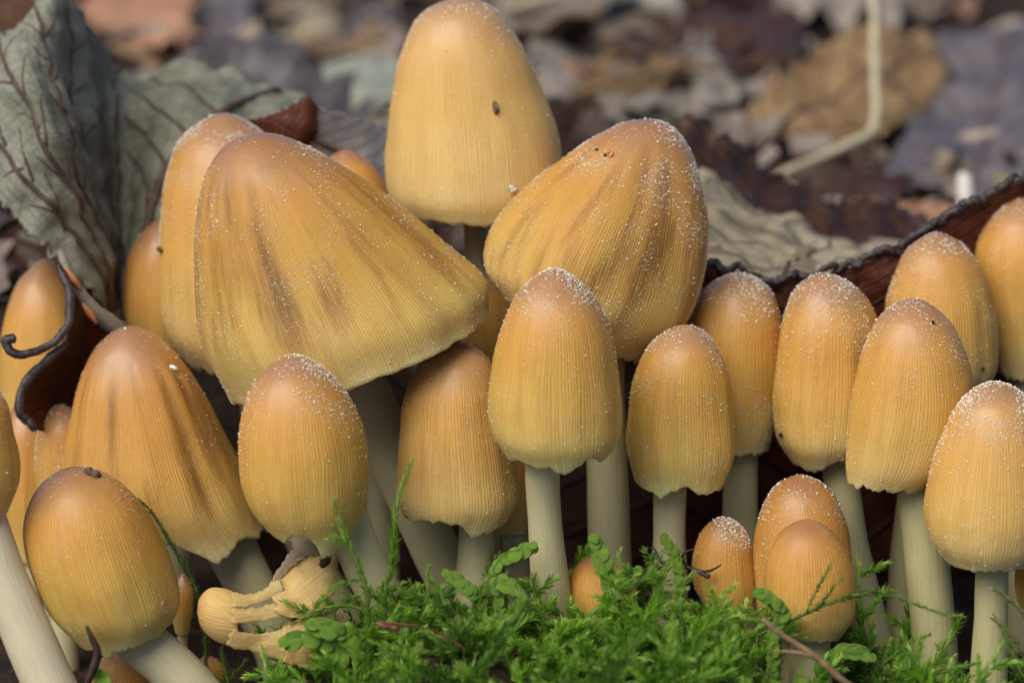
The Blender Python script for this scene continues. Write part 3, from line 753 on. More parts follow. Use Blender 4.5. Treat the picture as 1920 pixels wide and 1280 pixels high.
CAPS = {}
def mushroom(key, label, apex, pairs, d, stem=None, tone=.3, streak=.3, gran=500, gtop=1., gsize=.085, notches=(), fold=.012, ds=1., tau=14., jag=.018,
             creases=(), seg=120, nr=70, olive=0., pale=.14, tuck=0., stem_r=None, lean=0., gside=None, group=None, name='mushroom', thick=.55):
    seed = float(hash_key(key))
    rs = np.random.default_rng(int(seed))
    L = np.array([p[0] for p in pairs], float); R = np.array([p[1] for p in pairs], float); A = np.array(apex, float)
    sl_ = np.cumsum(np.linalg.norm(np.diff(np.vstack([A, L]), axis=0), axis=1)); sr_ = np.cumsum(np.linalg.norm(np.diff(np.vstack([A, R]), axis=0), axis=1))
    sp = (sl_ + sr_) / 2; tot = sp[-1]; sp = sp / tot
    ts = np.concatenate([-sp[::-1], [0], sp]); PP = np.vstack([L[::-1], A, R])
    phi = np.linspace(math.pi / 2, math.pi / 2 + 2 * math.pi, seg + 1)     # seam at the back
    xf = np.cos(phi); fr = -np.sin(phi)                                     # -1..1 left-right, fr>0 faces the camera
    # ragged rim
    jagv = np.zeros(seg + 1)
    for k in range(2, 40):
        jagv += rs.normal() * math.cos(0) * np.cos(k * phi + rs.uniform(0, 6.28)) / (k ** .55)
    jagv = jag * jagv / 2.2
    for (x, wd, dp) in notches:
        jagv -= np.where(fr > -.3, dp * np.exp(-((xf - x) / wd) ** 2), 0)
    s = np.concatenate([[0.0], np.linspace(.012, 1, nr - 1) ** .92])
    S = s[:, None] + np.zeros(seg + 1)[None]
    S = S + jagv[None] * sstep(.62, 1., S)
    Sc = np.clip(S.ravel(), 0, 1); Sx = np.clip(S.ravel() - 1, 0, .3)[:, None]
    eL, eR = hermite(ts, PP, np.array([-1., -.96])), hermite(ts, PP, np.array([1., .96]))
    Lp = (hermite(ts, PP, -Sc) + Sx * (eL[0] - eL[1]) / .04).reshape(nr, seg + 1, 2)
    Rp = (hermite(ts, PP, Sc) + Sx * (eR[0] - eR[1]) / .04).reshape(nr, seg + 1, 2)
    ax = A - (L[-1] + R[-1]) / 2
    k = (D + d * MM) / D / PX * MM
    c2 = (Lp + Rp) / 2; a2 = (Rp - Lp) / 2
    r2 = np.linalg.norm(a2, axis=-1)
    vdir = a2 / (r2[..., None] + 1e-9)
    vdir[0] = vdir[1]
    # image-plane perpendicular pointing to the apex
    ud = np.stack([vdir[..., 1], -vdir[..., 0]], -1)
    sg = np.sign((ud * (ax / np.linalg.norm(ax))).sum(-1, keepdims=True)); ud = ud * sg
    W = lambda q: q[..., :1] * Rt - q[..., 1:] * Up       # pixel vector -> world direction
    tr = math.radians(tau)
    wdir = Fw * math.cos(tr) + W(ud) * math.sin(tr)
    fm = np.ones_like(S)
    for q in range(3, 19):
        fm += fold * rs.normal() * np.cos(q * phi + rs.uniform(0, 6.28))[None] / (q / 3) ** 1.1 * sstep(.12, .55, S)
    for (x, wd, dp, s0, s1) in creases:
        fm -= dp * np.exp(-((xf[None] - x) / wd) ** 2) * (fr[None] > 0) * sstep(s0, s0 + .15, S) * sstep(s1, s1 - .15, S)
    fm -= tuck * sstep(.78, 1.02, S) ** 1.5
    stain = np.zeros_like(S)
    for (x, wd, dp, s0, s1) in creases:
        stain += min(1., dp / .028) * np.exp(-((xf[None] - x + .03 * np.sin(S * 9)) / (wd * .9)) ** 2) * (fr[None] > 0) * sstep(s0, s0 + .2, S) * sstep(s1, s1 - .25, S)
    c3 = CAM + (D + d * MM) * Fw + (c2[..., :1] - 960) * k * Rt - (c2[..., 1:] - 640) * k * Up
    c3 = c3 - Fw * (lean * MM) * (1 - S[..., None])
    G = c3 + (W(a2) * xf[None, :, None] - wdir * (r2 * fr[None])[..., None] * ds) * k * fm[..., None]
    # gentle uneven surface
    flat = G.reshape(-1, 3)
    dn = np.array([mnoise.noise(Vector(p) * 230. + Vector((seed, 0, 0))) for p in flat]).reshape(nr, seg + 1)
    dn[:, -1] = dn[:, 0]
    rad = G - c3; rad /= np.linalg.norm(rad, axis=-1, keepdims=True) + 1e-9
    G = G + rad * (dn * .16 * MM * sstep(0.02, .3, S))[..., None]
    G[0] = G[0].mean(axis=0)
    rim_c = G[-1].mean(axis=0)
    Rmean = r2[-1].mean() * k
    # inner wall
    ni = 18
    idx = np.linspace(nr - 1, int(nr * .42), ni).astype(int)
    th = thick * MM * np.minimum(1, np.linspace(.7, 2., ni))
    inner = G[idx] - (G[idx] - c3[idx]) / (np.linalg.norm(G[idx] - c3[idx], axis=-1, keepdims=True) + 1e-9) * th[:, None, None]
    rimmid = (G[-1] + inner[0]) / 2 + (G[-1] - G[-3]) * .25
    # stem path
    sp_ = [np.array(V(*q)) for q in stem['path']]
    a = sp_[-1] - sp_[-2]; a = a / np.linalg.norm(a); p = sp_[-1].copy()
    if a[2] > -.3: a = np.array([0, 0, -1.])
    cnt = 0
    while p[2] > ground_z(p[0], p[1]) - .002 and cnt < 300: p = p + a * .0008; cnt += 1
    sp_.append(p) if np.linalg.norm(p - sp_[-1]) > 1e-4 else None
    base = p.copy(); base[2] = ground_z(p[0], p[1])
    t = thing(name, base, label, 'mushroom', group)
    # outer skin
    Go = np.concatenate([G, rimmid[None]], 0)
    nr2 = nr + 1; nc = seg + 1
    f = grid_faces(nr2, nc)
    vcoord = np.concatenate([S / S[-1].max(), np.ones((1, nc))], 0)
    ucoord = np.broadcast_to(np.linspace(0, 1, nc), (nr2, nc))
    uv = np.stack([ucoord, vcoord], -1).reshape(-1, 2)
    cap = part('cap', t, Go.reshape(-1, 3), f, M_CAP, base, uvs=uv[f.ravel()], attrs=dict(stain=np.clip(np.concatenate([stain, stain[-1:]], 0), 0, 1).ravel()))
    cap['olive'] = float(olive); cap['pale'] = float(pale)
    cap['tone'] = float(tone); cap['streak'] = float(streak)
    circ = 2 * math.pi * r2.max() * k
    cap['grooves'] = float(round(circ / (.40 * MM)))
    Gi = np.concatenate([rimmid[None], inner], 0)
    fi = grid_faces(ni + 1, nc)
    uvi = np.stack(np.broadcast_arrays(np.linspace(0, 1, nc)[None], np.linspace(0, 1, ni + 1)[:, None]), -1).reshape(-1, 2)
    part('gills', cap, Gi.reshape(-1, 3), fi, M_GILL, base, uvs=uvi[fi.ravel()])
    # granules
    if gran:
        n0 = int(gran * 13)
        N = -grid_normals(G)
        out = (N * rad).sum(-1).mean(); N = N * (1 if out > 0 else -1)
        ii = rs.uniform(1, nr - 1.001, n0); jj = rs.uniform(0, seg - .001, n0)
        sv = S[ii.astype(int), jj.astype(int)]
        wgt = (r2[ii.astype(int), jj.astype(int)] / r2.max()) * (.30 + gtop * np.exp(-((sv - .12) / .22) ** 2))
        P0 = G[ii.astype(int), jj.astype(int)]
        cl = np.array([mnoise.noise(Vector(p_) * 260. + Vector((0, seed, 0))) for p_ in P0])
        wgt = wgt * np.clip(.45 + 1.3 * cl, .06, 2)
        if gside:
            ppx, ppy, _ = proj(P0)
            for (gx, gy, gr, ga) in gside: wgt = wgt * (1 + ga * np.exp(-(((ppx - gx) ** 2 + (ppy - gy) ** 2) / gr ** 2))) if ga > 0 else wgt * (1 + ga * np.exp(-(((ppx - gx) ** 2 + (ppy - gy) ** 2) / gr ** 2)))
        keep = rs.uniform(0, 1, n0) < np.clip(wgt / max(wgt.mean(), 1e-9) * .25, 0, 1)
        ii = ii[keep]; jj = jj[keep]; i0 = ii.astype(int); j0 = jj.astype(int); fi_ = (ii - i0)[:, None]; fj_ = (jj - j0)[:, None]
        P = G[i0, j0] * (1 - fi_) * (1 - fj_) + G[i0 + 1, j0] * fi_ * (1 - fj_) + G[i0, j0 + 1] * (1 - fi_) * fj_ + G[i0 + 1, j0 + 1] * fi_ * fj_
        sz = np.clip(gsize * .50 * np.exp(rs.normal(0, .55, len(P))), .028, .16) * MM * (.75 + .5 * np.exp(-sv[keep] / .3))
        gv, gf = granule_geo(P, N[i0, j0], sz)
        g = part('granules', cap, gv, gf, M_GRAN, base, smooth=False); g['kind'] = 'stuff'
    # stem: starts inside the cap
    top = c3[int(nr * .45)].mean(axis=0)
    path = np.array([top] + sp_)
    rr = np.array([stem['r'][0]] + list(stem['r']) + [stem['r'][-1] * 1.12] * (len(sp_) - len(stem['r'])), float) / PX * MM
    tk = chord(path); n = 50
    Pp = hermite(tk, path, np.linspace(0, 1, n)); Rr = np.interp(np.linspace(0, 1, n), tk, rr)
    Rr = Rr * np.array([1 + .05 * mnoise.noise(Vector((i * .17, seed, 0))) for i in range(n)])
    sv_, sf_, SG = tube_geo(Pp, Rr, 28, False)
    nsg = 28
    uvs = []
    ff = sf_
    uvals = np.array([[ (j / nsg), i / n * 3] for i in range(n) for j in range(nsg)])
    uvl = uvals[ff.ravel()].reshape(-1, 4, 2)
    wrap = (uvl[..., 0].max(1) - uvl[..., 0].min(1)) > .5
    uvl[wrap, :, 0] = np.where(uvl[wrap, :, 0] < .5, uvl[wrap, :, 0] + 1, uvl[wrap, :, 0])
    st = part('stem', t, sv_, ff, M_STEM, base, uvs=uvl.reshape(-1, 2)); st['pale'] = float(stem.get('pale', .25))
    CAPS[key] = dict(G=G, N=(-grid_normals(G)), rad=rad, fr=fr, t=t)
    return t

def hash_key(k):
    h = 7
    for ch in k: h = (h * 31 + ord(ch)) % 9973
    return h

def build_mushrooms():
    mu = mushroom
    mu('tall', 'tall pale ochre mushroom with elongated cap towering above all the others', (860, -3),
       [((795, 22), (925, 14)), ((757, 85), (975, 82)), ((738, 160), (1007, 150)), ((724, 260), (1038, 225)), ((720, 318), (1052, 290)), ((727, 360), (1053, 340)), ((748, 398), (1030, 385))],
       20, dict(path=[(893, 440, 22), (905, 700, 23), (910, 1000, 24)], r=[24, 28, 34]), pale=.38, tone=.05, streak=.15, gran=1500, gtop=.8, gsize=.075, fold=.006)
    mu('rearbell', 'tall mushroom with brownish dusted top directly behind the big tilted bell', (415, 213),
       [((345, 252), (480, 240)), ((312, 330), (545, 320)), ((300, 430), (580, 430)), ((299, 530), (590, 540)), ((314, 615), (570, 640)), ((350, 672), (540, 690))],
       21, dict(path=[(480, 760, 22), (560, 1000, 22), (640, 1150, 22)], r=[32, 34, 38]), pale=.2, tone=.35, streak=.25, gran=3200, gtop=1.6, gsize=.085)
    mu('bigbell', 'largest mushroom with wide tilted bell cap and brown furrows', (478, 250),
       [((428, 268), (535, 258)), ((396, 305), (590, 282)), ((372, 378), (690, 345)), ((365, 470), (778, 412)), ((369, 570), (850, 472)), ((382, 665), (916, 532)), ((415, 754), (932, 574))],
       4, dict(path=[(690, 760, 8), (760, 900, 9), (830, 1060, 10), (860, 1120, 10)], r=[54, 50, 46, 46]), tone=.62, streak=.8, gran=4600, gtop=.15, gsize=.075, fold=.010,
       olive=.7, tuck=.07, creases=[(-.62, .12, .045, .15, .75), (-.34, .16, .045, .35, .98), (.10, .16, .02, .5, .9), (.45, .06, .010, .3, .8)], seg=170, nr=90, jag=.012, ds=.9, gside=[(520, 480, 140, 2.5), (470, 300, 90, -.9)])
    mu('righttilt', 'big mushroom with sloping cap, deep brown furrows and a small orange scar', (1215, 225),
       [((1168, 232), (1258, 236)), ((1122, 254), (1286, 268)), ((1045, 305), (1318, 355)), ((970, 362), (1331, 440)), ((922, 420), (1322, 520)), ((905, 478), (1292, 600)), ((930, 535), (1215, 676))],
       9, dict(path=[(1130, 720, 10), (1138, 860, 10), (1144, 1060, 10)], r=[42, 40, 42]), tone=.5, streak=.8, gran=4800, gtop=.9, gsize=.085, fold=.010,
       olive=.3, tuck=.05, creases=[(.20, .20, .05, .12, .9), (.52, .16, .04, .15, .9), (-.2, .06, .008, .2, .7)], seg=160, nr=84, jag=.012, ds=.9, gside=[(1215, 270, 70, -.8), (1280, 330, 90, 2.)])
    mu('behindorange', 'small plain orange cap top peeping out behind the big tilted bell', (650, 280),
       [((612, 302), (690, 303)), ((598, 340), (724, 348)), ((600, 400), (735, 405)), ((610, 440), (728, 440))],
       28, dict(path=[(670, 470, 28), (700, 800, 28), (720, 1050, 28)], r=[26, 26, 30]), tone=.6, streak=.05, gran=60)
    mu('shadowed', 'shaded brown cap squeezed between the big bell and the sloping cap', (903, 454),
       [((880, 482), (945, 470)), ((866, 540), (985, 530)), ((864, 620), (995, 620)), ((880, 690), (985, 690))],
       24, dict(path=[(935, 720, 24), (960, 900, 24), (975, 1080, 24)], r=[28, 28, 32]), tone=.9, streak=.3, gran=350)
    mu('leftpeep', 'orange-brown cap half hidden behind the dusted rear bell', (300, 413),
       [((258, 446), (345, 440)), ((235, 510), (370, 510)), ((230, 575), (380, 580)), ((240, 640), (375, 650)), ((265, 690), (360, 690))],
       32, dict(path=[(320, 720, 32), (330, 900, 32), (335, 1080, 32)], r=[28, 28, 30]), tone=.75, streak=.3, gran=150)
    mu('leftbell', 'orange-brown bell mushroom with streaked flanks and a white fluff flake', (240, 611),
       [((180, 650), (305, 640)), ((148, 715), (350, 690)), ((130, 790), (388, 752)), ((119, 860), (430, 835)), ((128, 925), (472, 920)), ((190, 990), (497, 992))],
       9, dict(path=[(440, 1040, 10), (475, 1110, 10), (515, 1200, 10)], r=[50, 48, 48]), tone=.62, streak=.7, gran=900, gtop=.1, gsize=.07, fold=.014, notches=[(.80, .12, .03), (-.05, .28, .035), (.42, .32, -.065)],
       creases=[(.62, .10, .035, .2, .95), (-.35, .07, .018, .2, .7), (.1, .07, .015, .15, .6), (.85, .06, .03, .2, .8)], seg=150, nr=80, ds=.85)
    mu('eggleft', 'egg-shaped golden mushroom with a dark soil crumb on its crown', (140, 876),
       [((82, 903), (205, 893)), ((52, 950), (262, 945)), ((46, 1005), (302, 1012)), ((60, 1075), (329, 1075)), ((95, 1145), (336, 1128)), ((148, 1203), (316, 1178))],
       -13, dict(path=[(262, 1200, -12), (310, 1240, -12), (375, 1310, -12)], r=[46, 46, 48], pale=.5), olive=.6, tone=.42, streak=.2, gran=1100, gtop=.25, gsize=.06, notches=[(.93, .08, .06), (-.4, .15, -.05)], fold=.006)
    mu('eggmid', 'egg-shaped golden mushroom with powdery tip above the torn cap', (548, 666),
       [((490, 697), (607, 690)), ((458, 762), (658, 750)), ((447, 832), (687, 830)), ((453, 905), (690, 900)), ((474, 955), (682, 955)), ((500, 985), (660, 1002))],
       -16, dict(path=[(655, 985, -12), (680, 1050, -11), (720, 1130, -10)], r=[40, 40, 42]), olive=.7, tone=.40, streak=.2, gran=1300, gtop=2.2, gsize=.09, notches=[(-.1, .3, .05), (.62, .34, -.085), (-.75, .25, -.03)], gside=[(640, 740, 70, 2.5), (510, 730, 45, -.9)], fold=.006)
    mu('skirt', 'straight-sided mushroom with torn pale skirt under the rim of the big bell', (862, 643),
       [((800, 668), (912, 668)), ((765, 720), (935, 715)), ((750, 800), (955, 800)), ((745, 880), (968, 880)), ((746, 930), (972, 935)), ((754, 958), (955, 968))],
       -1, dict(path=[(893, 1000, 0), (890, 1060, 0), (885, 1110, 0)], r=[33, 34, 38]), pale=.25, tone=.28, streak=.3, gran=900, gtop=.3, gsize=.07, notches=[(-.2, .4, .045), (.5, .3, -.045)], jag=.02)
    mu('skirtback', 'narrow brownish cap tucked behind the torn pale skirt', (965, 760),
       [((935, 790), (988, 790)), ((925, 870), (998, 880)), ((927, 950), (996, 955)), ((935, 995), (988, 1000))],
       10, dict(path=[(965, 1030, 10), (970, 1080, 10)], r=[22, 24]), tone=.6, streak=.4, gran=100)
    mu('centre', 'smooth egg-shaped mushroom with white grains on its top overlapping the sloping cap', (1040, 504),
       [((977, 543), (1103, 543)), ((940, 615), (1143, 610)), ((921, 700), (1160, 700)), ((916, 765), (1167, 770)), ((924, 812), (1163, 815)), ((950, 854), (1146, 846))],
       -13, dict(path=[(1017, 890, -11), (1022, 980, -10), (1032, 1100, -9)], r=[31, 31, 36]), tone=.30, streak=.25, olive=.6, gran=1500, gtop=1.6, gsize=.085, notches=[(.55, .18, .05), (.15, .26, -.04), (-.75, .1, .02)], fold=.006, gside=[(1060, 530, 60, 2.)])
    mu('green', 'olive-tinted mushroom beneath the sloping cap beside a pale thick stem', (1285, 609),
       [((1225, 640), (1335, 635)), ((1193, 690), (1362, 690)), ((1179, 760), (1373, 770)), ((1176, 835), (1376, 845)), ((1190, 898), (1358, 900))],
       0, dict(path=[(1256, 930, 1), (1255, 1000, 1), (1256, 1080, 1)], r=[31, 30, 34]), olive=1., tone=.12, streak=.3, gran=1300, gtop=.7, gsize=.08, notches=[(.05, .14, .035), (.6, .3, -.03), (-.5, .3, -.02)])
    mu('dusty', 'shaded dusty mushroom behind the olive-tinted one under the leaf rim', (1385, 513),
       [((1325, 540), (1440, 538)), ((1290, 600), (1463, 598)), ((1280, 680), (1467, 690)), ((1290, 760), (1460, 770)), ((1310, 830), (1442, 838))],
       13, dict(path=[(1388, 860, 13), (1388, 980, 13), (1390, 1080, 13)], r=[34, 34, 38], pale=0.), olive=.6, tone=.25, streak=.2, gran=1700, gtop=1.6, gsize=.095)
    mu('rowleft', 'bullet-shaped mushroom with a black speck near its curved rim', (1545, 512),
       [((1500, 533), (1600, 535)), ((1470, 590), (1640, 585)), ((1456, 670), (1652, 660)), ((1449, 760), (1650, 760)), ((1455, 818), (1640, 825)), ((1482, 862), (1610, 855))],
       8, dict(path=[(1575, 880, 9), (1592, 1000, 9), (1622, 1140, 9), (1650, 1250, 9)], r=[34, 34, 36, 40], pale=0.), tone=.30, streak=.25, gran=1700, gtop=1.2, gsize=.085, notches=[(.35, .2, .04), (-.35, .25, -.03)])
    mu('rowright', 'bullet-shaped mushroom with pinkish top and straight torn rim', (1712, 559),
       [((1655, 590), (1770, 590)), ((1622, 650), (1808, 650)), ((1602, 722), (1827, 730)), ((1590, 800), (1818, 812)), ((1586, 865), (1785, 870)), ((1590, 898), (1742, 905))],
       -4, dict(path=[(1725, 920, -3), (1738, 1050, -3), (1752, 1200, -3), (1756, 1290, -3)], r=[40, 42, 42, 44], pale=0.), pale=.15, tone=.34, streak=.2, gran=1500, gtop=.5, gsize=.075, notches=[(-.7, .2, .0), (.2, .1, .02)], jag=.025)
    mu('rowback', 'golden round-topped mushroom behind the pink-topped one under the black leaf rim', (1757, 437),
       [((1705, 465), (1810, 462)), ((1672, 530), (1850, 525)), ((1656, 620), (1867, 610)), ((1660, 690), (1866, 690)), ((1690, 738), (1845, 735))],
       14, dict(path=[(1740, 780, 14), (1715, 950, 14), (1700, 1120, 14)], r=[36, 36, 40], pale=0.), tone=.33, streak=.2, gran=1300, gtop=1., gsize=.085)
    mu('rightedge', 'pale-topped mushroom behind the golden round-topped one at the high end of the leaf rim', (1918, 372),
       [((1865, 403), (1975, 400)), ((1832, 460), (2012, 455)), ((1830, 540), (2030, 540)), ((1845, 620), (2030, 630)), ((1868, 695), (2010, 700))],
       22, dict(path=[(1930, 740, 22), (1920, 900, 22), (1915, 1080, 22)], r=[38, 38, 42]), tone=.28, streak=.3, gran=1100, gtop=1., gsize=.08)
    mu('eggright', 'egg-shaped mushroom with thickly frosted top', (1865, 716),
       [((1810, 745), (1925, 742)), ((1770, 810), (1965, 810)), ((1742, 890), (1987, 890)), ((1733, 965), (1988, 965)), ((1744, 1010), (1972, 1012)), ((1768, 1044), (1945, 1044))],
       -11, dict(path=[(1860, 1070, -10), (1858, 1160, -10), (1852, 1300, -10)], r=[31, 31, 36], pale=0.), pale=.25, tone=.32, streak=.15, gran=2300, gtop=3., gsize=.10, fold=.006)
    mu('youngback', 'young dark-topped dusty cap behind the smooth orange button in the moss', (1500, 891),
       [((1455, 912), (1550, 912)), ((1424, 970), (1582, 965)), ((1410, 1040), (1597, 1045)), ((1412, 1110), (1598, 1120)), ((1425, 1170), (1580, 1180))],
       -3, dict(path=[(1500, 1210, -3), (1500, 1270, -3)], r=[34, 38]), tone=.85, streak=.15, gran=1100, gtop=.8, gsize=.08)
    mu('button', 'smooth bright orange button mushroom poking out of the moss', (1513, 974),
       [((1470, 993), (1556, 992)), ((1440, 1040), (1589, 1040)), ((1432, 1090), (1602, 1092)), ((1438, 1142), (1601, 1150)), ((1460, 1180), (1578, 1188))],
       -13, dict(path=[(1520, 1215, -12), (1520, 1280, -12)], r=[36, 40]), tone=.72, streak=.1, gran=200, gtop=.2, gsize=.05, fold=.005)
    mu('crusty', 'small button with crusty brown-grained crown beside the bright orange button', (1358, 969),
       [((1322, 988), (1395, 992)), ((1300, 1040), (1413, 1045)), ((1303, 1100), (1418, 1100)), ((1325, 1140), (1410, 1140))],
       -3, dict(path=[(1368, 1160, -3), (1370, 1230, -3)], r=[26, 30]), tone=.7, streak=.3, gran=700, gtop=1., gsize=.09, gside=[(1395, 1000, 45, 6.), (1335, 1040, 40, -.95)])
    mu('mossbutton', 'tiny orange button half buried in moss under a liverwort frond', (1112, 1042),
       [((1085, 1055), (1148, 1055)), ((1065, 1090), (1185, 1090)), ((1068, 1140), (1200, 1140)), ((1080, 1180), (1195, 1180))],
       -7, dict(path=[(1135, 1200, -7), (1135, 1260, -7)], r=[26, 30]), tone=.5, streak=.2, gran=80, gsize=.06)
    mu('leftedge', 'brownish mushroom with long leaning whitish stem beside the crumb-topped egg cap', (-48, 700),
       [((-100, 738), (2, 740)), ((-125, 820), (26, 815)), ((-125, 890), (37, 890)), ((-98, 950), (14, 958))],
       -18, dict(path=[(-30, 970, -17), (2, 1075, -17), (52, 1190, -17), (100, 1300, -17)], r=[40, 44, 46, 48], pale=1.), tone=.35, streak=.25, gran=300)
    mu('blurorange', 'blurred bright orange mushroom behind the black hooked leaf edge', (85, 485),
       [((42, 518), (130, 520)), ((10, 590), (160, 590)), ((0, 680), (176, 700)), ((6, 770), (172, 790)), ((24, 830), (150, 840))],
       30, dict(path=[(85, 880, 30), (90, 980, 30), (92, 1080, 30)], r=[28, 28, 30]), tone=.42, streak=.05, gran=150)
    mu('bluryoung', 'blurred deep orange cap below the black hooked leaf edge', (48, 740),
       [((18, 775), (84, 775)), ((6, 860), (104, 870)), ((10, 960), (104, 970)), ((25, 1045), (85, 1050))],
       20, dict(path=[(58, 1080, 20), (62, 1180, 20)], r=[22, 24]), tone=.8, streak=.05, gran=80)
    mu('pinkpeep', 'small pinkish dusty cap squeezed beside the streaked orange-brown bell', (112, 757),
       [((80, 788), (150, 785)), ((65, 850), (172, 850)), ((68, 905), (168, 915)), ((80, 950), (155, 955))],
       14, dict(path=[(115, 990, 14), (118, 1090, 14)], r=[24, 26]), tone=.75, streak=.1, gran=700, gtop=1.5)
    mu('cornerbutton', 'orange button rising below the crumb-topped egg cap', (235, 1212),
       [((195, 1230), (280, 1228)), ((166, 1280), (315, 1280)), ((160, 1330), (325, 1330)), ((175, 1370), (310, 1370))],
       -3, dict(path=[(245, 1400, -3), (248, 1440, -3)], r=[30, 32]), tone=.8, streak=.05, gran=80)
    mu('rightbutton', 'narrow orange cap below the thickly frosted egg cap', (1945, 1000),
       [((1915, 1030), (1975, 1030)), ((1904, 1080), (1987, 1080)), ((1910, 1130), (1980, 1130)), ((1920, 1160), (1970, 1160))],
       -1, dict(path=[(1945, 1190, -1), (1945, 1250, -1)], r=[18, 20]), tone=.5, streak=.1, gran=80)
    mu('pinkbutton', 'tiny pinkish button in the dark gap below the torn cap', (390, 1229),
       [((368, 1242), (413, 1242)), ((358, 1270), (424, 1270)), ((364, 1305), (416, 1305))],
       2, dict(path=[(390, 1325, 2), (390, 1370, 2)], r=[14, 15]), tone=.7, streak=0., gran=60)
    mu('pinkgap', 'slender pinkish cap between the crumb-topped egg cap and the torn cap', (343, 1070),
       [((328, 1090), (358, 1088)), ((320, 1140), (364, 1140)), ((328, 1185), (356, 1185))],
       4, dict(path=[(342, 1210, 4), (342, 1260, 4)], r=[10, 11]), tone=.6, streak=0., gran=40)
    # stems whose caps are hidden up in the tuft are the rear stems seen in the gaps
build_mushrooms()

# ------------------------------------------------------------------ torn cap
def build_torn_cap():
    base = V(500, 1240, -10)
    base[2] = ground_z(base[0], base[1])
    t = thing('torn_cap', base, 'torn ochre cap with ripped strips lying under the powdery-tipped egg cap', 'mushroom cap')
    def ribbon(up, lo, mat, nu=40, nv=16, th=.35, bulge=.45, ragged=.45, seed=0., name='strip', sub=None):
        n = max(len(up), len(lo))
        u3 = curve_pts([V(*p) for p in up], nu); l3 = curve_pts([V(*p) for p in lo], nu)
        G = np.stack([u3 * (1 - b) + l3 * b - Fw * bulge * MM * math.sin(math.pi * b) for b in np.linspace(0, 1, nv)], 1)
        v, F, uv, G = sheet_geo(G, th * MM, .25 * MM, 500., ragged * MM, seed)
        uv = uv[:, ::-1] * np.array([.18, .5]) + np.array([.0, .45])
        o = part(name, t, v, F, mat, base, uvs=uv)
        o['tone'] = .1; o['streak'] = .25; o['grooves'] = 120.0; o['pale'] = .65
        return o
    # knob: the old crown, lying on its side
    A = np.array([[369, 1148], [374, 1122], [392, 1104], [420, 1104], [446, 1114]], float)
    B = np.array([[369, 1148], [377, 1174], [396, 1194], [422, 1206], [450, 1206]], float)
    up = curve_pts(A, 20); lo = curve_pts(B, 20); seg = 40; G = []
    for a, b in zip(up, lo):
        c = V(*((a + b) / 2), -13); k = 1 / PX * MM; h = (b - a) / 2
        hv = (h[0] * Rt - h[1] * Up) * k; r = np.linalg.norm(h) * k
        wd = Fw
        G.append([c - hv * math.cos(p) + wd * r * math.sin(p) * .9 for p in np.linspace(0, 2 * math.pi, seg + 1)])
    G = np.array(G); f = grid_faces(20, seg + 1)
    uv = np.stack(np.broadcast_arrays(np.linspace(0, 1, seg + 1)[None], np.linspace(.25, .75, 20)[:, None]), -1).reshape(-1, 2)
    o = part('crown', t, G.reshape(-1, 3), f, M_CAP, base, uvs=uv[f.ravel()]); o['tone'] = .15; o['streak'] = .1; o['grooves'] = 60.; o['pale'] = .55
    ribbon([(436, 1111, -15), (475, 1114, -14.6), (522, 1086, -13)], [(436, 1140, -15.9), (480, 1132, -15.2), (536, 1108, -14)], M_CAP, 30, 10, .22, .2, .35, 11., 'strip')
    ribbon([(436, 1139, -15.8), (482, 1139, -15), (540, 1124, -14)], [(436, 1170, -16), (490, 1163, -15.3), (552, 1150, -14.6)], M_CAP, 30, 10, .22, .15, .35, 13., 'strip')
    ribbon([(436, 1180, -15.6), (480, 1188, -14.8), (540, 1176, -14)], [(424, 1208, -14.6), (480, 1222, -14.2), (556, 1246, -13.6)], M_CAP, 30, 12, .26, .2, .3, 12., 'strip')
    ribbon([(506, 1098, -13), (522, 1078, -12), (548, 1050, -11), (590, 1037, -11), (632, 1034, -10)],
           [(524, 1152, -15), (560, 1158, -15), (600, 1146, -14.5), (626, 1106, -13), (632, 1056, -11)], M_CAP, 36, 20, .3, 1.0, .6, 1., 'torn_flap')
    ribbon([(530, 1172, -14), (562, 1160, -13.8), (610, 1150, -13), (644, 1150, -12)],
           [(536, 1240, -14), (570, 1252, -13.6), (610, 1242, -12.6), (650, 1220, -11.6)], M_CAP, 36, 20, .3, .8, .8, 2., 'lower_flap')
    ribbon([(540, 992, -8), (562, 984, -9), (590, 988, -10), (620, 1012, -10), (636, 1036, -10)],
           [(552, 1025, -8), (565, 1030, -9), (555, 1050, -10), (590, 1044, -11), (630, 1040, -10.3)], M_GILL, 36, 14, .3, .5, .4, 3., 'gill_flap')
    ribbon([(505, 1096, -12), (526, 1064, -11), (548, 1034, -10.5), (575, 1010, -10)],
           [(514, 1100, -13), (540, 1068, -12.4), (568, 1046, -11.8), (606, 1036, -11.4)], M_GILL, 36, 12, .3, .3, .5, 4., 'torn_edge')
    P = np.array([V(603, 1062, -14.2), V(612, 1050, -14), V(617, 1040, -13.4)])
    v, f, _ = tube_geo(P, np.array([.35, .6, .35]) * MM, 8, True, .1)
    part('dark_spot', t, v, f, M_SPECK, base)
build_torn_cap()

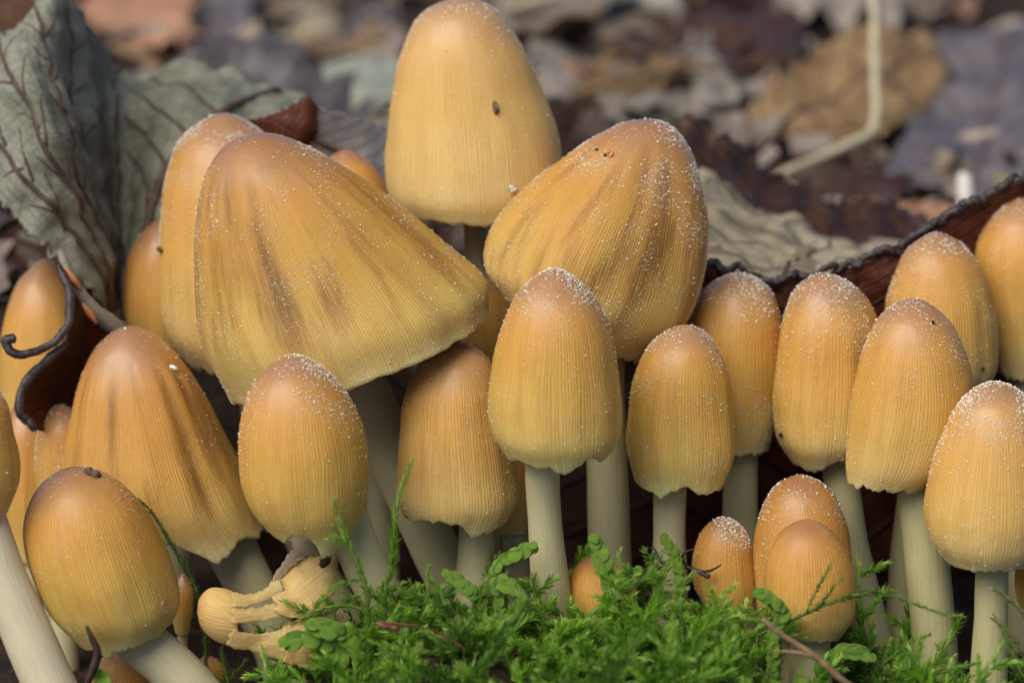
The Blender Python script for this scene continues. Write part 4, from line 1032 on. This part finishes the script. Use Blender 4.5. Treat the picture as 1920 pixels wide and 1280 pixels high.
# ------------------------------------------------------------------ moss
def moss_leaves(path, rad, L, dens, spread=.75, curl=.25, rs=None, width=.22, tipgrow=1.):
    """leaf faces spiralling round a path (metres). returns verts, tris, tip attr"""
    path = np.asarray(path); seglen = np.linalg.norm(np.diff(path, axis=0), axis=1); tot = seglen.sum()
    n = max(6, int(tot / MM * dens))
    t = np.sort(rs.uniform(0, 1, n)) if n > 6 else np.linspace(0, 1, n)
    ck = np.concatenate([[0], np.cumsum(seglen)]) / tot
    P = np.stack([np.interp(t, ck, path[:, i]) for i in range(3)], -1)
    Tn = np.gradient(path, axis=0); Tn /= np.linalg.norm(Tn, axis=1, keepdims=True) + 1e-12
    T = np.stack([np.interp(t, ck, Tn[:, i]) for i in range(3)], -1); T /= np.linalg.norm(T, axis=1, keepdims=True)
    a = np.cross(T, rs.normal(size=(n, 3))); a /= np.linalg.norm(a, axis=1, keepdims=True) + 1e-12
    b = np.cross(T, a)
    sc = (1 - .45 * t ** 3) * rs.uniform(.7, 1.2, n)
    ln = (L * MM * sc)[:, None]
    sp = (spread * (1 - .55 * t ** 2) * rs.uniform(.6, 1.3, n))[:, None]
    dirv = T * np.cos(sp) + a * np.sin(sp)
    d2 = T * np.cos(sp * (1 + curl * 3)) + a * np.sin(sp * (1 + curl * 3))
    w = b * ln * width * .5
    B = P + a * rad * MM * .5
    v = np.stack([B - w * .6, B + w * .6, B + dirv * ln * .45 - w, B + dirv * ln * .45 + w, B + dirv * ln * .45 + d2 * ln * .55], 1)
    f = np.array([[0, 1, 3], [0, 3, 2], [2, 3, 4]])
    F = (f[None] + np.arange(n)[:, None, None] * 5).reshape(-1, 3)
    tip = np.stack([0 * t, 0 * t, .35 + 0 * t, .35 + 0 * t, 1 + 0 * t], 1) * (.5 + .5 * t[:, None] ** 1.5 * tipgrow)
    tip = np.clip(tip + .5 * (t[:, None] > .7), 0, 1)
    return v.reshape(-1, 3), F, tip.ravel(), np.repeat(rs.uniform(0, 1, n), 5)

def collect(lst):
    V_, F_, T_, R_ = [], [], [], []; o = 0
    for v, f, t, r in lst:
        V_.append(v); F_.append(f + o); T_.append(t); R_.append(r); o += len(v)
    return np.vstack(V_), np.vstack(F_), np.concatenate(T_), np.concatenate(R_)

def shoot_path(p, d, L, rs, bend=.35, n=12):
    d = np.asarray(d, float); d /= np.linalg.norm(d)
    side = rs.normal(size=3) * bend; side -= side @ d * d
    t = np.linspace(0, 1, n)[:, None]
    return np.asarray(p) + d * t * L + side * (t ** 2) * L * .6

def build_moss():
    rs = np.random.default_rng(5)
    out = []; outd = []
    def frond(p, dv, L, tgt, nb, lw):
        P = shoot_path(p, dv, L, rs, .45, 16)
        tgt.append(moss_leaves(P, .35, rs.uniform(1.2, 1.7), 14, .62, .15, rs, lw))
        d0 = P[-1] - P[0]; d0 /= np.linalg.norm(d0)
        nrm = -Fw + rs.normal(0, .55, 3); sd = np.cross(d0, nrm); sd /= np.linalg.norm(sd)
        for q in range(nb):
            u_ = .18 + .74 * (q + rs.uniform(0, .8)) / nb; i = min(int(u_ * 15), 14)
            T = P[i + 1] - P[i]; T /= np.linalg.norm(T); sg_ = 1 if q % 2 else -1
            B = shoot_path(P[i], T * rs.uniform(.6, 1.) + sd * sg_ * rs.uniform(.5, .95) + rs.normal(0, .18, 3), L * (.46 - .3 * u_) * rs.uniform(.7, 1.25), rs, .35, 8)
            tgt.append(moss_leaves(B, .28, rs.uniform(.95, 1.4), 15, .62, .15, rs, lw))
    k = 0; tries = 0
    while k < 118 and tries < 9000:
        tries += 1
        x = rs.uniform(-.036, .062); y = rs.uniform(-.031, .006)
        h = float(moss_h(x, y))
        if h < .0022 * rs.uniform(.6, 1.6): continue
        k += 1
        p = np.array([x, y, ground_z(x, y) - .001])
        dv = np.array([rs.normal(0, .9) + .1, rs.normal(-.25, .5), rs.uniform(.25, 1.)])
        frond(p, dv, rs.uniform(.007, .0135) * (1.3 if rs.uniform() < .2 else 1.), out if rs.uniform() < .7 else outd, rs.integers(4, 8), rs.uniform(.18, .24))
    for lst, mat, lab in ((out, M_MOSS, 'bright green feathery moss cushion in front of the mushrooms'), (outd, M_MOSSD, 'darker green moss growing between the bright shoots')):
        v, f, t, r = collect(lst)
        o = part('moss', None, v, f, mat, None, smooth=False, attrs=dict(tip=t, rnd=r)); tag(o, lab, 'moss', kind='stuff')
    # moss shoots that stand out one by one
    def shoot(label, pts, L=1.25, dens=10, mat=M_MOSS, branches=(), rad=.35, spread=.6, width=.15, group=None):
        dens = dens * 1.5
        P = curve_pts([V(*p) for p in pts], 30)
        q = P[0].copy()
        gz = ground_z(q[0], q[1])
        if q[2] > gz:
            P = np.vstack([np.array([[q[0], q[1], gz - .0004]]), P])
        base = P[0].copy()
        t = thing('moss_shoot', base, label, 'moss shoot', group)
        v, f, _ = tube_geo(P, np.linspace(rad, rad * .45, len(P)) * MM * .55, 6)
        part('stem', t, v, f, M_MSTEM, base)
        lst = [moss_leaves(P, rad, L, dens, spread, .2, rs, width)]
        for b in branches:
            Q = curve_pts([V(*p) for p in b], 14)
            v, f, _ = tube_geo(Q, np.linspace(rad * .5, rad * .25, len(Q)) * MM * .55, 6)
            part('branch', t, v, f, M_MSTEM, base)
            lst.append(moss_leaves(Q, rad * .7, L * .85, dens, spread, .2, rs, width))
        v, f, tt, r = collect(lst)
        o = part('leaves', t, v, f, mat, base, smooth=False, attrs=dict(tip=tt, rnd=r)); o['kind'] = 'stuff'
    shoot('tallest upright moss shoot rising in front of the torn pale skirt', [(722, 1110, -19), (735, 1050, -19), (740, 980, -19), (752, 920, -19), (770, 868, -19)], 1.5, 10)
    shoot('upright moss shoot rising in front of the powdery-tipped egg cap', [(690, 1110, -22), (672, 1060, -22), (648, 1010, -22), (632, 965, -22), (623, 925, -22)], 1.3, 11,
          branches=[[(655, 1022, -22), (640, 1010, -22.5), (616, 1008, -23)], [(680, 1085, -22), (650, 1090, -23), (610, 1110, -24)]])
    shoot('short pale-tipped moss shoot left of the torn skirt stem', [(806, 1150, -16), (803, 1110, -16), (803, 1062, -16)], 1.2, 13)
    shoot('moss shoot with long arching tip leaning across the button mushrooms', [(1420, 1190, -20), (1500, 1155, -20), (1570, 1125, -20), (1640, 1112, -20), (1700, 1125, -20), (1760, 1148, -20), (1812, 1157, -20)], .95, 10, M_MOSSD, spread=.75,
          branches=[[(1510, 1150, -20), (1535, 1100, -20.5), (1562, 1052, -21)], [(1530, 1143, -20), (1560, 1105, -20), (1582, 1082, -20)], [(1560, 1130, -20), (1610, 1112, -20), (1680, 1105, -21)]])
    shoot('dark moss shoot slanting up beside the black gap between stems', [(1650, 1250, -16), (1680, 1225, -16), (1705, 1205, -16), (1745, 1188, -16)], 1., 11, M_MOSSD)
    shoot('flat dark moss shoot lying low beside the frosted egg cap stem', [(1690, 1290, -20), (1740, 1268, -20), (1790, 1252, -20), (1832, 1242, -20)], 1., 11, M_MOSSD)
    shoot('moss shoot climbing over the tiny orange button', [(1120, 1170, -16), (1150, 1130, -17), (1190, 1095, -18), (1225, 1070, -18)], 1.1, 15, M_MOSSD)
    shoot('bushy moss shoot arching towards the crusty button', [(1170, 1230, -24), (1210, 1160, -25), (1260, 1110, -25), (1300, 1075, -25)], 1.5, 11,
          branches=[[(1200, 1175, -25), (1170, 1150, -25), (1150, 1140, -25)]])
    shoot('bright moss frond drooping in front of the button mushrooms', [(1290, 1240, -28), (1320, 1180, -29), (1370, 1158, -30), (1430, 1162, -30)], 1.4, 12)
    shoot('upper of two straw-coloured moss sprigs beside the frosted egg cap stem', [(1960, 1180, -16), (1925, 1150, -16), (1895, 1125, -16), (1862, 1102, -16)], 1.6, 9, M_MOSSY)
    shoot('lower of two straw-coloured moss sprigs beside the frosted egg cap stem', [(1950, 1260, -17), (1920, 1220, -17), (1890, 1185, -17), (1862, 1158, -17)], 1.6, 9, M_MOSSY)
    shoot('green moss sprig below the straw-coloured sprigs', [(1940, 1300, -18), (1910, 1250, -18), (1895, 1215, -18), (1880, 1180, -18)], 1.5, 10, M_MOSSD)
    shoot('dark moss strand between the crumb-topped egg cap and the streaked bell', [(385, 1200, -8), (370, 1110, -7), (345, 1060, -7), (310, 1000, -8), (280, 955, -9), (258, 935, -10)], .9, 12, M_MOSSD)
    shoot('moss strand reaching over the torn cap strips', [(720, 1160, -18), (650, 1135, -18), (580, 1150, -18), (548, 1172, -18)], .9, 11)
    shoot('small moss tuft at the foot of the torn cap', [(430, 1330, -10), (425, 1270, -10), (415, 1215, -10)], 1.1, 13, M_MOSSD, branches=[[(427, 1275, -10), (450, 1250, -10), (462, 1235, -10)], [(428, 1285, -10), (400, 1270, -10), (390, 1250, -10)]])
    rs2 = np.random.default_rng(9)
    for k in range(56):       # bright shoots scattered over the top of the cushion
        px = rs2.uniform(560, 1480); py = rs2.uniform(1150, 1280); dd = -10 - (py - 1130) / 9.5
        a = rs2.normal(0, .8); Lp = rs2.uniform(55, 110)
        pts = [(px, py + 30, dd), (px + math.sin(a) * Lp * .5, py - math.cos(a) * Lp * .45, dd - .5), (px + math.sin(a) * Lp * 1.05, py - math.cos(a) * Lp * .8, dd - 1)]
        shoot('bright green feathery shoot on top of the moss cushion', pts, rs2.uniform(1.2, 1.7), 10, width=.2, group='feathery shoots on the moss cushion', branches=[
            [pts[1], (pts[1][0] + math.cos(a) * 22 + math.sin(a) * 14, pts[1][1] - 18, dd - 1), (pts[1][0] + math.cos(a) * 40 + math.sin(a) * 30, pts[1][1] - 30, dd - 1)],
            [pts[1], (pts[1][0] - math.cos(a) * 22 + math.sin(a) * 14, pts[1][1] - 14, dd - 1), (pts[1][0] - math.cos(a) * 40 + math.sin(a) * 30, pts[1][1] - 26, dd - 1)]])
build_moss()

# ------------------------------------------------------------------ leafy liverwort
def build_liverwort():
    n = 9
    G = np.zeros((n, n, 3))
    for i in range(n):
        for j in range(n):
            a = i / (n - 1) * math.pi; b = j / (n - 1) * 2 - 1
            u = i / (n - 1); w = .60 * math.sin(math.pi * min(1, u * .84 + .15)) ** .6
            G[i, j] = (u, b * w, .14 * math.sin(u * math.pi * .75) - .10 * (b * w) ** 2 * 2 + .05 * math.sin(u * 5 + b * 3) * u)
    v, F, uv, _ = sheet_geo(G, .035)
    leaf = make_mesh('liverwort_leaf', v, F, M_LIV, uvs=uv)
    from mathutils import Matrix
    def sprig(label, pts, size=1.1, step=.62):
        P = curve_pts([V(*p) for p in pts], 40)
        gz = ground_z(P[0][0], P[0][1])
        if P[0][2] > gz:
            P = np.vstack([np.array([[P[0][0], P[0][1], gz - .0003]]), P])
        base = P[0].copy()
        t = thing('liverwort_sprig', base, label, 'liverwort')
        vv, ff, _ = tube_geo(P, .28 * MM, 7); part('stem', t, vv, ff, M_LIV, base)
        ck = np.concatenate([[0], np.cumsum(np.linalg.norm(np.diff(P, axis=0), axis=1))]); s = .0006; side = 1
        while s < ck[-1]:
            p = np.array([np.interp(s, ck, P[:, i]) for i in range(3)]); p2 = np.array([np.interp(min(s + .0004, ck[-1]), ck, P[:, i]) for i in range(3)])
            T = (p2 - p); 
            if np.linalg.norm(T) < 1e-7: break
            T /= np.linalg.norm(T)
            out = np.cross(T, -Fw); out /= np.linalg.norm(out); out *= side
            X = T * .75 + out * .66; X /= np.linalg.norm(X)
            Z = -Fw - (-Fw @ X) * X; Z /= np.linalg.norm(Z)
            Y = np.cross(Z, X)
            sc = size * 1.15 * MM * random.uniform(.8, 1.2) * (1 if s < ck[-1] - .0012 else .75)
            M = Matrix(((X[0], Y[0], Z[0]), (X[1], Y[1], Z[1]), (X[2], Y[2], Z[2])))
            M = M @ Matrix.Rotation(-.28 * side + random.uniform(-.2, .2), 3, 'X') @ Matrix.Rotation(random.uniform(-.15, .25), 3, 'Y')
            o = link(bpy.data.objects.new('leaf', leaf)); o.parent = t
            o.matrix_local = Matrix.LocRotScale(Vector(p - base - Fw * random.uniform(.0001, .0005) - out * .00042), M.to_quaternion(), Vector((sc, sc, sc)))
            s += random.uniform(.26, .46) * MM * size; side = -side
    sprig('lumpy green liverwort frond arching right beside the skirt mushroom stem', [(935, 1140, -13), (930, 1090, -14), (935, 1060, -15), (955, 1045, -15), (998, 1026, -15)], 1.25)
    sprig('short liverwort frond pointing left at the foot of the skirt mushroom', [(905, 1130, -14), (880, 1105, -15), (860, 1090, -15), (838, 1078, -15)], 1.3)
    sprig('liverwort frond pointing down right in front of the skirt mushroom stem', [(940, 1130, -15), (935, 1090, -16), (955, 1098, -16.5), (982, 1120, -17)], 1.3)
    sprig('upright liverwort frond standing over the tiny orange button', [(1150, 1120, -14), (1140, 1080, -14.5), (1130, 1050, -15), (1116, 1012, -15)], 1.45)
    sprig('liverwort branch reaching right over the tiny orange button', [(1140, 1110, -14), (1165, 1080, -14), (1195, 1072, -14)], 1.2)
    sprig('glossy liverwort lobes left of the moss beside the torn cap', [(640, 1230, -17), (610, 1200, -17.5), (570, 1195, -18), (530, 1205, -18)], 1.5)
    sprig('upper glossy liverwort lobes beside the torn cap', [(680, 1240, -18), (650, 1195, -18.5), (610, 1175, -19), (585, 1170, -19)], 1.5)
    sprig('bright liverwort lobes below the bright orange button', [(1450, 1190, -20), (1465, 1150, -20.5), (1440, 1120, -21), (1425, 1112, -21)], 1.2)
    sprig('rounded liverwort lobes at the foot of the bright orange button', [(1540, 1250, -18), (1575, 1225, -18.5), (1610, 1222, -19), (1635, 1235, -19)], 1.35)
    sprig('small liverwort tip at the foot of the olive-tinted mushroom', [(1275, 1080, -7), (1265, 1040, -7), (1245, 1010, -7)], 1.)
build_liverwort()

# ------------------------------------------------------------------ small things
def build_details():
    P = curve_pts([V(870, 1215, -27), V(840, 1195, -27), (V(800, 1178, -27)), V(760, 1170, -27), V(708, 1165, -27)], 40)
    gz = ground_z(P[0][0], P[0][1]); P = np.vstack([[P[0][0], P[0][1] + .001, min(gz, P[0][2]) - .0003], P])
    t = thing('moss_capsule', P[0], 'thin red-brown moss stalk with capsule lying over the moss', 'moss capsule')
    v, f, _ = tube_geo(P, np.linspace(.10, .12, len(P)) * MM, 7); part('stalk', t, v, f, M_SETA, P[0])
    C = curve_pts([V(704, 1166, -27.3), V(722, 1174, -27.3), V(748, 1178, -27.3)], 12)
    v, f, _ = tube_geo(C, np.array([.10, .2, .28, .33, .36, .37, .36, .33, .32, .35, .34, .2]) * MM, 10); part('capsule', t, v, f, M_SETA, P[0])
    P = curve_pts([V(1430, 1160, -31), V(1455, 1182, -31), V(1490, 1205, -31), V(1535, 1235, -31), V(1580, 1275, -31), V(1625, 1310, -30), V(1650, 1330, -28)], 50)
    t = thing('dry_stalk', P[-1], 'dry brown stalk slanting through the moss below the bright orange button', 'twig')
    v, f, _ = tube_geo(P, np.linspace(.28, .5, 50) * MM, 8, True, .12); part('stalk', t, v, f, M_TWIG, P[-1])
    Q = curve_pts([V(1525, 1228, -31), V(1490, 1222, -31), V(1452, 1220, -31)], 12)
    v, f, _ = tube_geo(Q, np.linspace(.3, .12, 12) * MM, 7, True, .1); part('side_twig', t, v, f, M_TWIG, P[-1])
    # dead curled leaf tip in the lower left
    P = [(162, 1172, -21.5), (172, 1195, -21.5), (182, 1220, -21.3), (176, 1250, -21), (160, 1290, -20), (150, 1340, -18)]
    c = curve_pts([V(*p) for p in P], 40); w = np.interp(np.linspace(0, 1, 40), [0, .15, .4, .6, 1], [.15, .35, .5, .35, .35]) * MM
    G = np.stack([c + (Rt * b + Fw * (abs(b) * .6)) * w[:, None] for b in np.linspace(-1, 1, 7)], 1)
    v, F, uv, _ = sheet_geo(G, .15 * MM); o = part('withered_tip', None, v, F, M_DARKTWIG, c[-1], uvs=uv); tag(o, 'withered dark blade tip curling in front of the crumb-topped egg cap', 'dead blade')
    c = curve_pts([V(195, 1300, -19), V(190, 1262, -19.5), V(178, 1250, -20), V(172, 1262, -20)], 24)
    G = np.stack([c + (Rt * b + Up * -.4 * abs(b)) * 1.0 * MM * np.sin(np.linspace(.5, 2.9, 24))[:, None] for b in np.linspace(-1, 1, 7)], 1)
    v, F, uv, _ = sheet_geo(G, .2 * MM); o = part('green_leaf_scrap', None, v, F, M_LIV, c[0], uvs=uv); tag(o, 'small yellow-green leaf scrap at the foot of the withered blade tip', 'leaf scrap')
    # dark twig right of the olive mushroom stem
    P = curve_pts([V(1222, 1025, -4), V(1245, 1055, -5), V(1280, 1060, -6), V(1330, 1080, -8)], 30)
    t = thing('dark_twig', P[-1], 'dark wet twig bits caught between olive mushroom stem and crusty button', 'twig')
    v, f, _ = tube_geo(P, np.linspace(.18, .28, 30) * MM, 8, True, .2); part('twig', t, v, f, M_DARKTWIG, P[-1])
    for q in ([(1285, 1060, -6), (1280, 1040, -6.5), (1300, 1028, -7)], [(1300, 1070, -7), (1335, 1068, -8), (1352, 1058, -8.4)], [(1260, 1058, -5), (1240, 1085, -6), (1235, 1110, -7)]):
        v, f, _ = tube_geo(curve_pts([V(*p) for p in q], 12), np.linspace(.2, .1, 12) * MM, 7, True, .2); part('side_twig', t, v, f, M_DARKTWIG, P[-1])
    # crumbs and specks stuck on the caps
    def on_cap(key, px, py):
        c = CAPS[key]; G = c['G']; x, y, z = proj(G.reshape(-1, 3)); fr = np.tile(c['fr'], G.shape[0])
        dd = (x - px) ** 2 + (y - py) ** 2 + np.where(fr < 0.0, 1e6, 0)
        i = int(np.argmin(dd)); return G.reshape(-1, 3)[i], c['rad'].reshape(-1, 3)[i]
    def crumb(name, label, key, px, py, r, mat, stretch=None, ang=0., cat='speck'):
        p, n = on_cap(key, px, py)
        ax = Rt * math.sin(ang) - Up * math.cos(ang)
        L = (stretch or 1.) * r * MM
        P = np.array([p - ax * L, p - ax * L * .5, p, p + ax * L * .5, p + ax * L]) + n * r * MM * .8
        v, f, _ = tube_geo(P, np.array([.35, .9, .8, 1., .4]) * r * MM, 8, True, .18)
        o = part(name, None, v, f, mat, p, smooth=False); tag(o, label, cat)
    crumb('larva_case', 'tiny brown ringed grain stuck on the tall pale cap', 'tall', 927, 203, .36, M_CRUMB, 2.4, .15, 'grain')
    crumb('soil_crumb', 'dark soil crumb on top of the egg cap beneath the streaked bell', 'eggleft', 166, 884, .6, M_CRUMB, 1.6, 1.2, 'crumb')
    crumb('soil_crumb', 'small red-brown crumb on the edge of the dusted rear bell', 'rearbell', 304, 469, .38, M_CRUMB, 1.1, .4, 'crumb')
    crumb('speck', 'black speck on the pink-topped bullet-shaped mushroom', 'rowright', 1747, 606, .22, M_SPECK)
    crumb('speck', 'black speck low on the golden round-topped mushroom', 'rowback', 1840, 692, .22, M_SPECK)
    crumb('speck', 'black speck near the curved rim of a bullet-shaped mushroom', 'rowleft', 1467, 815, .28, M_SPECK)
    crumb('speck', 'upper black speck beside the orange scar on the sloping cap', 'righttilt', 1121, 278, .2, M_SPECK)
    crumb('speck', 'lower black speck beside the orange scar on the sloping cap', 'righttilt', 1136, 290, .2, M_SPECK)
    crumb('orange_scar', 'small orange scar near the crown of the sloping cap', 'righttilt', 1146, 287, .38, M_ORANGE, 1.2, .8, 'scar')
    crumb('grit', 'small pale grit lump on the lower right flank of the tall pale cap', 'tall', 955, 352, .42, M_PALECH, 1.2, .5, 'grit')
    crumb('fluff', 'tiny white fluff flake on the streaked orange-brown bell', 'leftbell', 322, 686, .28, M_GRAN, 1.8, 1.1, 'fluff')
    # blue sky-lit water bead beside the dark leaf scrap is a wet chip
build_details()
